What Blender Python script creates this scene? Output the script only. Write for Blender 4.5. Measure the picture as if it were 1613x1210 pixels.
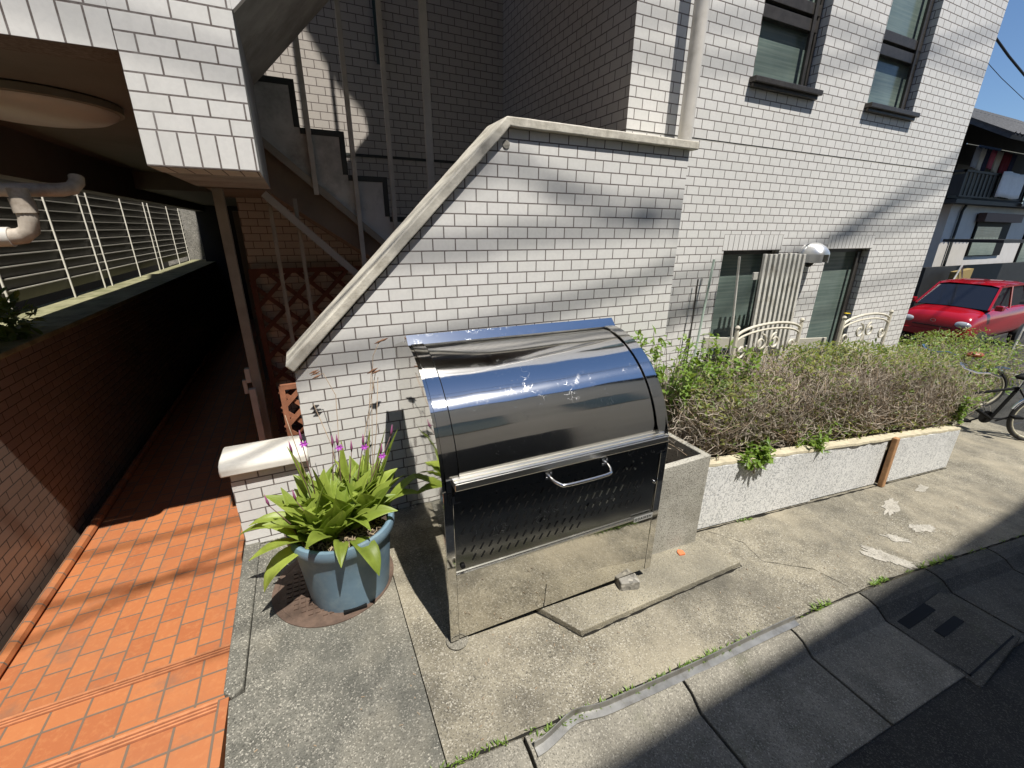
import bpy, bmesh, math, random
from mathutils import Vector, Matrix, noise as mnoise
random.seed(7)
R = math.radians
sc = bpy.context.scene
for o in list(bpy.data.objects): bpy.data.objects.remove(o)

# ------------------------------------------------------------------ camera
W0 = 1613.0
cam_d = bpy.data.cameras.new('camera'); cam = bpy.data.objects.new('camera', cam_d)
sc.collection.objects.link(cam); sc.camera = cam
PITCH, ROLL, YAW, FPX = 0.34657665, -0.00895994, 0.44998355, 672.91
fw = Vector((math.sin(YAW)*math.cos(PITCH), math.cos(YAW)*math.cos(PITCH), -math.sin(PITCH)))
ri = Vector((math.cos(YAW), -math.sin(YAW), 0)); dn = fw.cross(ri)
rr = ri*math.cos(ROLL) + dn*math.sin(ROLL); dd = -ri*math.sin(ROLL) + dn*math.cos(ROLL)
M = Matrix.Identity(4)
for i in range(3):
    M[i][0] = rr[i]; M[i][1] = -dd[i]; M[i][2] = -fw[i]
M[0][3], M[1][3], M[2][3] = 0, 0, 1.572
cam.matrix_world = M
cam_d.sensor_fit = 'HORIZONTAL'; cam_d.sensor_width = 36; cam_d.lens = FPX/W0*36
cam_d.clip_start = 0.02; cam_d.clip_end = 500

# ------------------------------------------------------------------ light
SUN = Vector((0.10, -0.46, 1.0)).normalized()          # towards the sun
wd = bpy.data.worlds.new('World'); sc.world = wd; wd.use_nodes = True
nt = wd.node_tree; nt.nodes.clear()
sky = nt.nodes.new('ShaderNodeTexSky'); sky.sky_type = 'NISHITA'; sky.sun_disc = False
sky.sun_elevation = math.asin(SUN.z); sky.sun_rotation = math.atan2(SUN.x, SUN.y)
sky.air_density = 1.0; sky.dust_density = 0.2; sky.ozone_density = 7.5
bg = nt.nodes.new('ShaderNodeBackground'); bg.inputs[1].default_value = 0.088
wo = nt.nodes.new('ShaderNodeOutputWorld')
nt.links.new(sky.outputs[0], bg.inputs[0]); nt.links.new(bg.outputs[0], wo.inputs[0])
sl = bpy.data.lights.new('sun', 'SUN'); sl.energy = 4.9; sl.angle = R(0.5); sl.color = (1.0, 0.955, 0.88)
so = bpy.data.objects.new('sun', sl); sc.collection.objects.link(so)
so.rotation_euler = SUN.to_track_quat('Z', 'Y').to_euler(); so.location = (2, -6, 12)
sc.view_settings.view_transform = 'Standard'; sc.view_settings.look = 'None'
sc.view_settings.exposure = 0.40; sc.view_settings.gamma = 1
try:
    sc.cycles.max_bounces = 10; sc.cycles.diffuse_bounces = 3; sc.cycles.glossy_bounces = 6; sc.cycles.caustics_reflective = False
    sc.cycles.sample_clamp_indirect = 4
except Exception: pass

# ------------------------------------------------------------------ materials
def mat(name, col=(.5,.5,.5), rough=.6, metal=0.0, spec=0.5):
    m = bpy.data.materials.new(name); m.use_nodes = True
    b = m.node_tree.nodes['Principled BSDF']
    b.inputs['Base Color'].default_value = (*col, 1); b.inputs['Roughness'].default_value = rough
    b.inputs['Metallic'].default_value = metal; b.inputs['Specular IOR Level'].default_value = spec
    return m
def nd(m, t, **k):
    n = m.node_tree.nodes.new(t)
    for a, v in k.items(): setattr(n, a, v)
    return n
def lk(m, a, b): m.node_tree.links.new(a, b)
def pos(m): return nd(m, 'ShaderNodeNewGeometry').outputs['Position']
def noise(m, vec, scale, detail=4, rough=.6):
    n = nd(m, 'ShaderNodeTexNoise'); n.inputs['Scale'].default_value = scale
    n.inputs['Detail'].default_value = detail; n.inputs['Roughness'].default_value = rough
    if vec is not None: lk(m, vec, n.inputs['Vector'])
    return n.outputs['Fac']
def ramp(m, fac, stops):
    r = nd(m, 'ShaderNodeValToRGB'); lk(m, fac, r.inputs[0]); e = r.color_ramp.elements
    while len(e) < len(stops): e.new(.5)
    for x, (p, c) in zip(e, stops): x.position = p; x.color = (*c, 1) if len(c) == 3 else c
    return r.outputs[0]
def mix(m, fac, a, b, mode='MIX'):
    n = nd(m, 'ShaderNodeMix', data_type='RGBA', blend_type=mode)
    if isinstance(fac, (int, float)): n.inputs[0].default_value = fac
    else: lk(m, fac, n.inputs[0])
    for s, v in ((n.inputs[6], a), (n.inputs[7], b)):
        if isinstance(v, tuple): s.default_value = (*v, 1)
        else: lk(m, v, s)
    return n.outputs[2]
def mathn(m, op, a, b=0.0, c=None, clamp=False):
    n = nd(m, 'ShaderNodeMath', operation=op); n.use_clamp = clamp
    for s, v in zip(n.inputs, (a, b, c)):
        if v is None: continue
        if isinstance(v, (int, float)): s.default_value = v
        else: lk(m, v, s)
    return n.outputs[0]
def bsdf(m): return m.node_tree.nodes['Principled BSDF']
def bump(m, h, strength=.3, dist=.01, normal=None):
    b = nd(m, 'ShaderNodeBump'); b.inputs['Strength'].default_value = strength; b.inputs['Distance'].default_value = dist
    lk(m, h, b.inputs['Height'])
    if normal is not None: lk(m, normal, b.inputs['Normal'])
    lk(m, b.outputs[0], bsdf(m).inputs['Normal']); return b.outputs[0]
def tint(name, col, rough=.6, var=.25, scale=8, metal=0, bmp=0.0, spec=.5, dirt=None):
    m = mat(name, col, rough, metal, spec); p = pos(m)
    f = noise(m, p, scale)
    a = tuple(c*(1-var) for c in col); b = tuple(min(1, c*(1+var*.6)) for c in col)
    c = ramp(m, f, [(.3, a), (.7, b)])
    if dirt:
        g = noise(m, p, dirt[1], 6, .7)
        c = mix(m, ramp(m, g, [(.5, (0,0,0)), (.72, (1,1,1))]), c, dirt[0])
    lk(m, c, bsdf(m).inputs['Base Color'])
    if bmp: bump(m, noise(m, p, scale*6, 5), bmp, .004)
    return m

def tile(name, axes, w=.12, h=.06, off=.5, p0=(0, 0), base=(.76, .75, .725), mortar=(.14, .115, .105), msize=.0033, rough=.38, var=1.0):
    m = mat(name, base, rough); g = pos(m)
    s = nd(m, 'ShaderNodeSeparateXYZ'); lk(m, g, s.inputs[0])
    c = nd(m, 'ShaderNodeCombineXYZ')
    ax = {'x': 0, 'y': 1, 'z': 2}
    lk(m, mathn(m, 'SUBTRACT', s.outputs[ax[axes[0]]], p0[0]), c.inputs[0])
    lk(m, mathn(m, 'SUBTRACT', s.outputs[ax[axes[1]]], p0[1]), c.inputs[1])
    b = nd(m, 'ShaderNodeTexBrick'); b.offset = off; b.offset_frequency = 2; b.squash = 1
    lk(m, c.outputs[0], b.inputs['Vector'])
    b.inputs['Scale'].default_value = 1; b.inputs['Brick Width'].default_value = w; b.inputs['Row Height'].default_value = h
    b.inputs['Mortar Size'].default_value = msize; b.inputs['Mortar Smooth'].default_value = .15; b.inputs['Bias'].default_value = 0
    v = .055*var
    b.inputs['Color1'].default_value = (base[0]*(1-v), base[1]*(1-v), base[2]*(1-v*1.2), 1)
    b.inputs['Color2'].default_value = (base[0]*(1+v*.7), base[1]*(1+v*.6), base[2]*(1+v*.5), 1)
    b.inputs['Mortar'].default_value = (*mortar, 1)
    n1 = noise(m, g, 2.2, 5); n2 = noise(m, g, 60, 3)
    # rain streaks: noise stretched along z
    mp = nd(m, 'ShaderNodeMapping'); mp.inputs['Scale'].default_value = (9, 9, .7); lk(m, g, mp.inputs[0])
    n3 = noise(m, mp.outputs[0], 1.0, 5, .65)
    col = mix(m, ramp(m, n1, [(.4, (.0,)*3), (.8, (.5,)*3)]), b.outputs['Color'], tuple(x*.90 for x in base), 'MIX')
    col = mix(m, b.outputs['Fac'], col, mortar)
    col = mix(m, ramp(m, n3, [(.54, (0,0,0)), (.82, (.28,)*3)]), col, tuple(x*.68 for x in base))
    col = mix(m, ramp(m, n2, [(.38, (.16,)*3), (.6, (0,0,0))]), col, tuple(x*.7 for x in base))
    lk(m, col, bsdf(m).inputs['Base Color'])
    lk(m, ramp(m, b.outputs['Fac'], [(0, (rough,)*3), (1, (.9,)*3)]), bsdf(m).inputs['Roughness'])
    hgt = mathn(m, 'SUBTRACT', 1.0, b.outputs['Fac'])
    # fine ribs pressed in the tile face
    hgt = mathn(m, 'ADD', hgt, mathn(m, 'MULTIPLY', n2, .12))
    bump(m, hgt, .75, .003)
    return m

M_stair = tile('white_tile_parapet', 'xz', p0=(.083, .0259))
M_main = tile('white_tile_facade', 'xz', p0=(.012, .022))
M_beam = tile('white_tile_beam', 'xz', p0=(.069, .052))
M_side = tile('white_tile_return', 'yz', p0=(.018, .022))
M_back = tile('shaded_tile_stairwell', 'xz', p0=(.03, .022), base=(.50, .46, .42))  # same white tile, darkened to carry the stairwell's shade in its colour
M_sideb = tile('shaded_tile_stairwell_return', 'yz', p0=(.018, .022), base=(.50, .46, .42))  # return wall copy, likewise with shade put into the base colour
M_sold = tile('white_tile_upright', 'xz', w=.062, h=.121, off=0, p0=(.019, 1.791))
M_sold2 = tile('white_tile_lintel', 'xz', w=.06, h=.125, off=0, p0=(.0, 1.427))
M_sold3 = tile('white_tile_lintel_left', 'xz', w=.0685, h=.121, off=0, p0=(-.469, 2.149))
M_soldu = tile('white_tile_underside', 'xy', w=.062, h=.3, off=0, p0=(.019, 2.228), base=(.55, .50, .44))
M_brown = tile('brown_tile_boundary', 'yz', w=.14, h=.052, p0=(0, 0), base=(.27, .205, .165), mortar=(.05, .036, .028), msize=.0032, rough=.34, var=2.5)
M_house = tile('siding', 'xz', w=.9, h=.09, p0=(0, 0), base=(.42, .40, .38), mortar=(.34, .325, .31), msize=.004, rough=.7)

def orange(name, w, h, p0, off=0.0):
    m = mat(name, (.5, .15, .04), .55); g = pos(m)
    s = nd(m, 'ShaderNodeSeparateXYZ'); lk(m, g, s.inputs[0]); c = nd(m, 'ShaderNodeCombineXYZ')
    if off: lk(m, mathn(m, 'SUBTRACT', s.outputs[1], p0[1]), c.inputs[0]); lk(m, mathn(m, 'SUBTRACT', s.outputs[0], p0[0]), c.inputs[1])
    else: lk(m, mathn(m, 'SUBTRACT', s.outputs[0], p0[0]), c.inputs[0]); lk(m, mathn(m, 'SUBTRACT', s.outputs[1], p0[1]), c.inputs[1])
    b = nd(m, 'ShaderNodeTexBrick'); b.offset = off; b.squash = 1; lk(m, c.outputs[0], b.inputs['Vector'])
    b.inputs['Scale'].default_value = 1; b.inputs['Brick Width'].default_value = w; b.inputs['Row Height'].default_value = h
    b.inputs['Mortar Size'].default_value = .0042; b.inputs['Mortar Smooth'].default_value = .2
    b.inputs['Color1'].default_value = (.38, .125, .047, 1); b.inputs['Color2'].default_value = (.46, .168, .062, 1)
    b.inputs['Mortar'].default_value = (.17, .125, .09, 1)
    n1 = noise(m, g, 46, 5, .7); n2 = noise(m, g, 2.5, 4)
    col = mix(m, ramp(m, n1, [(.5, (0,0,0)), (.72, (.55,)*3)]), b.outputs['Color'], (.52, .22, .085))
    col = mix(m, ramp(m, n2, [(.45, (0,0,0)), (.75, (.35,)*3)]), col, (.32, .14, .075))
    col = mix(m, ramp(m, noise(m, g, 5, 7, .7), [(.56, (0,0,0)), (.72, (.5,)*3)]), col, (.20, .12, .08))
    col = mix(m, b.outputs['Fac'], col, (.17, .125, .09))
    lk(m, col, bsdf(m).inputs['Base Color'])
    h2 = mathn(m, 'ADD', mathn(m, 'SUBTRACT', 1.0, b.outputs['Fac']), mathn(m, 'MULTIPLY', n1, .25))
    bump(m, h2, .6, .003); return m
M_or0 = orange('terracotta_tile', .12, .12, (-.472, 1.38))
M_or1 = orange('terracotta_tile_passage', .118, .0985, (-.60, 1.76), .5)

def concrete(name, c1, c2, sc1=5, grit=170, rough=.85, stain=(.10, .095, .085), moss=0.0, pale=0.0, st=(.5, .75), gs=.6):
    m = mat(name, c1, rough, spec=.3); g = pos(m)
    col = ramp(m, noise(m, g, sc1, 8, .65), [(.32, c1), (.68, c2)])
    v = nd(m, 'ShaderNodeTexVoronoi'); v.inputs['Scale'].default_value = grit; lk(m, g, v.inputs['Vector'])
    vs = nd(m, 'ShaderNodeSeparateColor'); lk(m, v.outputs['Color'], vs.inputs[0])
    col = mix(m, ramp(m, vs.outputs[0], [(.74, (0,0,0)), (1, (gs,)*3)]), col, (.50, .47, .40))
    col = mix(m, ramp(m, vs.outputs[1], [(.70, (0,0,0)), (1, (gs,)*3)]), col, (.055, .052, .045))
    col = mix(m, ramp(m, noise(m, g, 1.3, 7, .7), [(st[0], (0,0,0)), (st[1], (.7,)*3)]), col, stain)
    if pale: col = mix(m, ramp(m, noise(m, g, .9, 5, .6), [(.5, (0,0,0)), (.65, (pale,)*3)]), col, (.42, .37, .27))
    if moss: col = mix(m, ramp(m, noise(m, g, 3.4, 6, .7), [(.58, (0,0,0)), (.72, (moss,)*3)]), col, (.07, .085, .03))
    lk(m, col, bsdf(m).inputs['Base Color'])
    hh = mathn(m, 'ADD', noise(m, g, 90, 5, .7), mathn(m, 'MULTIPLY', v.outputs['Distance'], .8))
    bump(m, hh, .55, .004); return m
M_apron = concrete('apron_concrete', (.105, .104, .088), (.225, .215, .18), 7, 230, stain=(.075, .075, .066), st=(.45, .66), pale=.35, gs=.75)
M_apron2 = concrete('apron_concrete_pale', (.135, .122, .092), (.315, .285, .215), 6, 230, stain=(.095, .088, .072), st=(.47, .68), pale=.5, gs=.8)
M_kerb = concrete('kerb_concrete', (.15, .14, .115), (.29, .27, .22), 6, 260, moss=.35)
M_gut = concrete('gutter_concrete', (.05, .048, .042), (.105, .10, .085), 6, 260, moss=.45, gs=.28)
M_asph = concrete('asphalt', (.022, .022, .02), (.045, .043, .038), 5, 260, stain=(.03, .03, .028), gs=.16)
M_conc = concrete('grey_concrete', (.23, .22, .19), (.32, .30, .265), 5, 60, stain=(.13, .12, .10))
M_conc_l = concrete('old_planter_concrete', (.33, .315, .27), (.50, .48, .42), 4, 200, stain=(.13, .12, .085), moss=.25)
M_slabm = concrete('thin_slab_concrete', (.20, .18, .135), (.36, .325, .24), 3, 240, stain=(.16, .15, .12))
M_plaster = tint('grey_plaster', (.30, .285, .26), .85, .3, 5, bmp=.3, dirt=((.16, .15, .13), 3))
M_stairside = tint('stair_plaster', (.52, .52, .49), .85, .2, 4, bmp=.2, dirt=((.2, .2, .185), 3))
M_coping = tint('coping_cement', (.62, .585, .50), .8, .22, 12, bmp=.5, dirt=((.34, .31, .25), 7))
M_cap = tint('white_cap', (.72, .69, .62), .55, .12, 9, bmp=.15, dirt=((.5, .47, .4), 9))
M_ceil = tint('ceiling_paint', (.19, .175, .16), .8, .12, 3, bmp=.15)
M_lamp = tint('lamp_shade_acrylic', (.62, .58, .54), .35, .08, 3)
M_trim = mat('dark_stair_trim', (.028, .032, .03), .55)
M_steelpaint = tint('beige_steel_paint', (.46, .44, .39), .5, .2, 8)
M_steelpaint2 = tint('brown_steel_paint', (.27, .245, .20), .5, .2, 8)
M_trellis = tint('trellis_wood', (.34, .14, .075), .7, .3, 14, bmp=.3)
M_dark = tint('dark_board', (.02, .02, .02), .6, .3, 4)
M_black = mat('black_plastic', (.010, .010, .010), .6, spec=.15)
M_pipe = tint('grey_pipe', (.62, .59, .54), .42, .08, 5, dirt=((.45, .42, .37), 4))
M_gaspipe = tint('old_pvc_pipe', (.50, .44, .37), .5, .2, 7, dirt=((.25, .2, .15), 8))
M_frame = tint('bronze_aluminium', (.075, .067, .06), .38, .25, 30, metal=.35)
M_glass = mat('frosted_glass', (.10, .145, .13), .16, spec=.7)
def ribglass():
    m = M_glass; g = pos(m)
    mp = nd(m, 'ShaderNodeMapping'); mp.inputs['Scale'].default_value = (1.2, 1.2, 60); lk(m, g, mp.inputs[0])
    n = noise(m, mp.outputs[0], 1, 3); n2 = noise(m, g, 2.4, 4)
    c = mix(m, n2, (.055, .085, .075), (.20, .26, .235))
    c = mix(m, ramp(m, n, [(.4, (0,0,0)), (.7, (.5,)*3)]), c, (.26, .31, .27))
    lk(m, c, bsdf(m).inputs['Base Color']); bump(m, n, .15, .002)
ribglass()
M_chair = tint('cream_iron_paint', (.62, .58, .48), .5, .15, 20)
M_slat = tint('white_wood_slat', (.66, .64, .58), .6, .16, 12, dirt=((.4, .37, .3), 10))
M_board = tint('pale_board', (.46, .44, .37), .6, .15, 6)
M_galv = mat('polished_aluminium', (.78, .78, .76), .38, .85)
M_wire = mat('cable_black', (.012, .012, .012), .6)
M_alum = tint('worn_aluminium', (.36, .35, .32), .42, .3, 16, metal=.75, dirt=((.2, .18, .15), 14))
M_iron = tint('rusty_manhole_iron', (.13, .085, .062), .75, .35, 25, bmp=.5)
M_soil = tint('dry_soil', (.07, .05, .035), .95, .5, 40, bmp=.8)
M_straw = tint('dry_straw', (.38, .30, .20), .9, .4, 60)
M_twig = tint('grey_twig', (.42, .36, .29), .85, .4, 30)
M_twig2 = tint('brown_twig', (.33, .245, .165), .85, .4, 30)
M_rust = mat('terracotta_shard', (.68, .20, .08), .8)
M_stake = tint('wooden_stake', (.42, .23, .11), .7, .25, 25, bmp=.3)
M_patch = concrete('white_mortar_patch', (.30, .28, .235), (.50, .47, .41), 18, 200, stain=(.2, .185, .15))
M_rubber = mat('rubber', (.02, .02, .02), .7)
M_chrome = mat('chrome', (.75, .75, .75), .15, 1.0)
M_saddle = mat('brown_leather', (.28, .08, .04), .45)
M_roof = tint('dark_roof_tile', (.055, .06, .07), .5, .5, 14, bmp=.6)
M_housew = tint('grey_beige_siding', (.60, .57, .53), .75, .08, 3)
M_red = mat('red_car_paint', (.36, .006, .014), .2); bsdf(M_red).inputs['Coat Weight'].default_value = .8
M_carglass = mat('car_glass', (.012, .014, .02), .05, spec=.8)
M_lens = mat('headlight_lens', (.55, .58, .6), .12, .4)
M_oppw = tint('beige_render', (.62, .55, .44), .85, .12, 1.2)
M_white = tint('white_cotton', (.78, .78, .78), .9, .06, 10)
M_blue = mat('blue_plastic', (.12, .25, .6), .5)
M_maroon = mat('maroon_cloth', (.16, .01, .03), .9)
M_navy = mat('navy_cloth', (.03, .035, .09), .9)
M_pink = mat('pink_cloth', (.6, .15, .25), .9)
M_mustard = mat('mustard_bag', (.30, .22, .08), .9)

def leafmat(name, c1, c2, sc1=20, trans=.35):
    m = mat(name, c1, .45); g = pos(m); oi = nd(m, 'ShaderNodeNewGeometry')
    col = mix(m, oi.outputs['Random Per Island'], c1, c2)
    col = mix(m, ramp(m, noise(m, g, sc1, 3), [(.4, (0,0,0)), (.75, (.5,)*3)]), col, tuple(x*.6 for x in c1))
    b = bsdf(m); lk(m, col, b.inputs['Base Color'])
    t = nd(m, 'ShaderNodeBsdfTranslucent'); ms = nd(m, 'ShaderNodeMixShader'); ms.inputs[0].default_value = trans
    tc = mix(m, .5, col, (.45, .6, .06)); lk(m, tc, t.inputs[0])
    out = [n for n in m.node_tree.nodes if n.type == 'OUTPUT_MATERIAL'][0]
    lk(m, b.outputs[0], ms.inputs[1]); lk(m, t.outputs[0], ms.inputs[2]); lk(m, ms.outputs[0], out.inputs[0]); return m
M_leaf = leafmat('fresh_leaf', (.20, .28, .040), (.38, .46, .085))
M_leafd = leafmat('shrub_leaf', (.06, .10, .022), (.20, .27, .06))
M_leafo = leafmat('olive_leaf', (.16, .17, .04), (.34, .33, .10))
M_leafg = leafmat('bright_shrub_leaf', (.12, .22, .03), (.25, .36, .07))
M_stem = mat('purple_stem', (.13, .07, .06), .6)
M_petal = mat('magenta_petal', (.50, .09, .55), .5)
M_bud = mat('purple_bud', (.25, .07, .16), .5)
M_pot = tint('blue_plastic_pot', (.16, .25, .325), .5, .13, 9, dirt=((.25, .33, .37), 6))
def chalk(m):
    pass

def steel(name, rough=.075, col=(.66, .65, .62), br=.02, warp=.02, aniso=0):
    m = mat(name, col, rough, 1.0); tc = nd(m, 'ShaderNodeTexCoord').outputs['Object']
    mp = nd(m, 'ShaderNodeMapping'); mp.inputs['Scale'].default_value = (420, 2, 2); lk(m, tc, mp.inputs[0])
    n = noise(m, mp.outputs[0], 1.0, 4, .7); w = noise(m, tc, 2.3, 2, .4); s = noise(m, tc, 26, 8, .75)
    r = mathn(m, 'ADD', rough, mathn(m, 'MULTIPLY', ramp(m, s, [(.56, (0,0,0)), (.8, (1,1,1))]), .14))
    lk(m, r, bsdf(m).inputs['Roughness'])
    sn = noise(m, tc, 34, 2, .5); ln = mathn(m, 'LESS_THAN', mathn(m, 'ABSOLUTE', mathn(m, 'SUBTRACT', sn, .5)), .0055)
    pk = ramp(m, noise(m, tc, 5.5, 3, .6), [(.60, (0,0,0)), (.66, (1,1,1))]); scr = mathn(m, 'MULTIPLY', ln, pk)
    vv = nd(m, 'ShaderNodeTexVoronoi'); vv.inputs['Scale'].default_value = 75; lk(m, tc, vv.inputs['Vector'])
    dots = mathn(m, 'MULTIPLY', mathn(m, 'LESS_THAN', vv.outputs['Distance'], .06), ramp(m, noise(m, tc, 3.1, 3), [(.52, (0,0,0)), (.60, (1,1,1))]))
    scr = mathn(m, 'MAXIMUM', scr, dots); r2 = mathn(m, 'ADD', r, mathn(m, 'MULTIPLY', scr, .45)); lk(m, r2, bsdf(m).inputs['Roughness'])
    if aniso:
        bsdf(m).inputs['Anisotropic'].default_value = aniso; bsdf(m).inputs['Anisotropic Rotation'].default_value = .25
        tg = nd(m, 'ShaderNodeTangent'); tg.direction_type = 'RADIAL'; tg.axis = 'X'; lk(m, tg.outputs[0], bsdf(m).inputs['Tangent'])
    n1 = bump(m, w, warp, .12); bump(m, n, br, .001, n1)
    c = mix(m, ramp(m, s, [(.58, (0,0,0)), (.85, (.35,)*3)]), col, tuple(x*.7 for x in col)); lk(m, c, bsdf(m).inputs['Base Color'])
    return m
M_steel = steel('mirror_stainless', .045, (.74, .72, .67), .012, .05); M_steel2 = steel('stainless_lid', .085, (.74, .73, .71), .008, .07, .9)
M_steeld = steel('stainless_door', .14, (.30, .30, .29), .05, .03)
M_steelb = steel('brushed_stainless', .28, (.82, .80, .74), .06, .0)
def panelmat():   # embossed exterior board with a squiggle relief and slanted grooves
    m = mat('embossed_white_board', (.62, .62, .60), .6); g = pos(m)
    n = noise(m, g, 46, 3, .55); line = mathn(m, 'ABSOLUTE', mathn(m, 'SUBTRACT', n, .5))
    e = ramp(m, line, [(.0, (0,0,0)), (.04, (1,1,1))])
    s = nd(m, 'ShaderNodeSeparateXYZ'); lk(m, g, s.inputs[0])
    d = mathn(m, 'ADD', mathn(m, 'MULTIPLY', s.outputs[0], 5.2), mathn(m, 'MULTIPLY', s.outputs[2], -1.2))
    fr = mathn(m, 'ABSOLUTE', mathn(m, 'SUBTRACT', mathn(m, 'FRACT', d), .5)); gr = ramp(m, fr, [(.0, (1,1,1)), (.06, (0,0,0))])
    c = mix(m, e, (.26, .27, .28), (.74, .74, .72)); c = mix(m, gr, c, (.72, .72, .70))
    c = mix(m, ramp(m, noise(m, g, 2.2, 5), [(.5, (0,0,0)), (.8, (.4,)*3)]), c, (.42, .42, .38))
    lk(m, c, bsdf(m).inputs['Base Color']); bump(m, e, .5, .003); return m
M_panel = panelmat()

# ------------------------------------------------------------------ mesh helpers
class MB:
    def __init__(s): s.v = []; s.f = []
    def add(s, vs, fs):
        b = len(s.v); s.v += [tuple(v) for v in vs]; s.f += [tuple(i+b for i in f) for f in fs]; return s
    def box(s, x0, x1, y0, y1, z0, z1):
        v = [(x0,y0,z0),(x1,y0,z0),(x1,y1,z0),(x0,y1,z0),(x0,y0,z1),(x1,y0,z1),(x1,y1,z1),(x0,y1,z1)]
        return s.add(v, [(0,3,2,1),(4,5,6,7),(0,1,5,4),(1,2,6,5),(2,3,7,6),(3,0,4,7)])
    def bar(s, a, b, w, h, up=(0,0,1)):
        a = Vector(a); b = Vector(b); d = (b-a).normalized(); u = Vector(up)
        sx = d.cross(u)
        if sx.length < 1e-4: sx = d.cross(Vector((0,1,0)))
        sx.normalize(); u = sx.cross(d); v = []
        for p in (a, b):
            for i, j in ((-1,-1),(1,-1),(1,1),(-1,1)): v.append(p+sx*i*w/2+u*j*h/2)
        return s.add(v, [(0,1,2,3),(7,6,5,4),(0,4,5,1),(1,5,6,2),(2,6,7,3),(3,7,4,0)])
    def prism(s, poly, ax, a0, a1):   # poly in the two other axes
        n = len(poly); v = []
        for a in (a0, a1):
            for p, q in poly:
                v.append({'x': (a,p,q), 'y': (p,a,q), 'z': (p,q,a)}[ax])
        f = [tuple(range(n)), tuple(range(2*n-1, n-1, -1))] + [(i, i+n, (i+1) % n+n, (i+1) % n) for i in range(n)]
        return s.add(v, f)
    def tube(s, pts, r, n=8, cap=True):
        pts = [Vector(p) for p in pts]; L = len(pts); rs = r if isinstance(r, (list, tuple)) else [r]*L
        b = len(s.v); ref = None
        for i, p in enumerate(pts):
            d = (pts[min(i+1, L-1)]-pts[max(i-1, 0)]).normalized()
            if ref is None: ref = d.orthogonal().normalized()
            ref = (ref-d*ref.dot(d)).normalized(); q = d.cross(ref)
            for k in range(n):
                t = 2*math.pi*k/n; s.v.append(tuple(p+(ref*math.cos(t)+q*math.sin(t))*rs[i]))
        for i in range(L-1):
            for k in range(n):
                a = b+i*n+k; c = b+i*n+(k+1) % n; s.f.append((a, c, c+n, a+n))
        if cap: s.f.append(tuple(b+k for k in range(n-1, -1, -1))); s.f.append(tuple(b+(L-1)*n+k for k in range(n)))
        return s
    def lathe(s, prof, c=(0,0,0), n=40, ax='z'):
        b = len(s.v)
        for r, h in prof:
            for k in range(n):
                t = 2*math.pi*k/n; x, y = r*math.cos(t), r*math.sin(t)
                s.v.append((c[0]+x, c[1]+y, c[2]+h) if ax == 'z' else (c[0]+x, c[1]+h, c[2]+y) if ax == 'y' else (c[0]+h, c[1]+x, c[2]+y))
        for i in range(len(prof)-1):
            for k in range(n):
                a = b+i*n+k; d = b+i*n+(k+1) % n; s.f.append((a, d, d+n, a+n))
        return s
    def quad(s, *p): return s.add(p, [tuple(range(len(p)))])
    def leaf(s, base, d, up, L, w, curl=.25, seg=4, fold=.25):
        base = Vector(base); d = Vector(d).normalized(); up = Vector(up)
        sd = d.cross(up)
        if sd.length < 1e-3: sd = d.orthogonal()
        sd.normalize(); up = sd.cross(d); b = len(s.v)
        for i in range(seg+1):
            t = i/seg; ww = w*(math.sin(math.pi*min(1, t*.93+.07))**.8)*(.5 if i < seg else 0.02)
            c = base+d*(L*(t-curl*.25*t*t))+up*(-curl*L*t*t)
            s.v += [tuple(c-sd*ww+up*ww*fold), tuple(c), tuple(c+sd*ww+up*ww*fold)]
        for i in range(seg):
            a = b+i*3; s.f += [(a, a+1, a+4, a+3), (a+1, a+2, a+5, a+4)]
        return s
    def build(s, name, m, parent=None, smooth=False, bev=0, seg=2, **k):
        me = bpy.data.meshes.new(name); me.from_pydata(s.v, [], s.f); me.update()
        bm = bmesh.new(); bm.from_mesh(me)
        if k.pop('fix', True): bmesh.ops.recalc_face_normals(bm, faces=bm.faces)
        bm.to_mesh(me); bm.free()
        me.materials.append(m)
        if smooth:
            for p in me.polygons: p.use_smooth = True
            if smooth != 'all':
                try: me.set_sharp_from_angle(angle=R(40))
                except Exception: pass
        o = bpy.data.objects.new(name, me); sc.collection.objects.link(o)
        if parent: o.parent = parent
        if bev:
            md = o.modifiers.new('bevel', 'BEVEL'); md.width = bev; md.segments = seg; md.limit_method = 'ANGLE'
        for a, v in k.items(): o[a] = v
        return o
def thing(name, label, cat, loc=(0,0,0), rz=0, group=None):
    o = bpy.data.objects.new(name, None); sc.collection.objects.link(o); o.location = loc; o.rotation_euler = (0,0,rz)
    o.empty_display_size = .1; o['label'] = label; o['category'] = cat
    if group: o['group'] = group
    return o
def rnd(a, b): return random.uniform(a, b)
K = .08
def gz(x): return 0.0 if x < .3 else -K*(min(x, 14)-.3)

# ================================================================== GROUND
def sheet(name, pts_fn, xs, ys, m, dz=0.0, lab='structure'):
    b = MB(); nx, ny = len(xs), len(ys)
    for y in ys:
        for x in xs: b.v.append((x, y, pts_fn(x, y)+dz))
    for j in range(ny-1):
        for i in range(nx-1):
            a = j*nx+i; b.f.append((a, a+1, a+nx+1, a+nx))
    return b.build(name, m, kind=lab)
xs_far = [-60, -10, -2, .3, 2, 5, 14, 40, 90]
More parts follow.
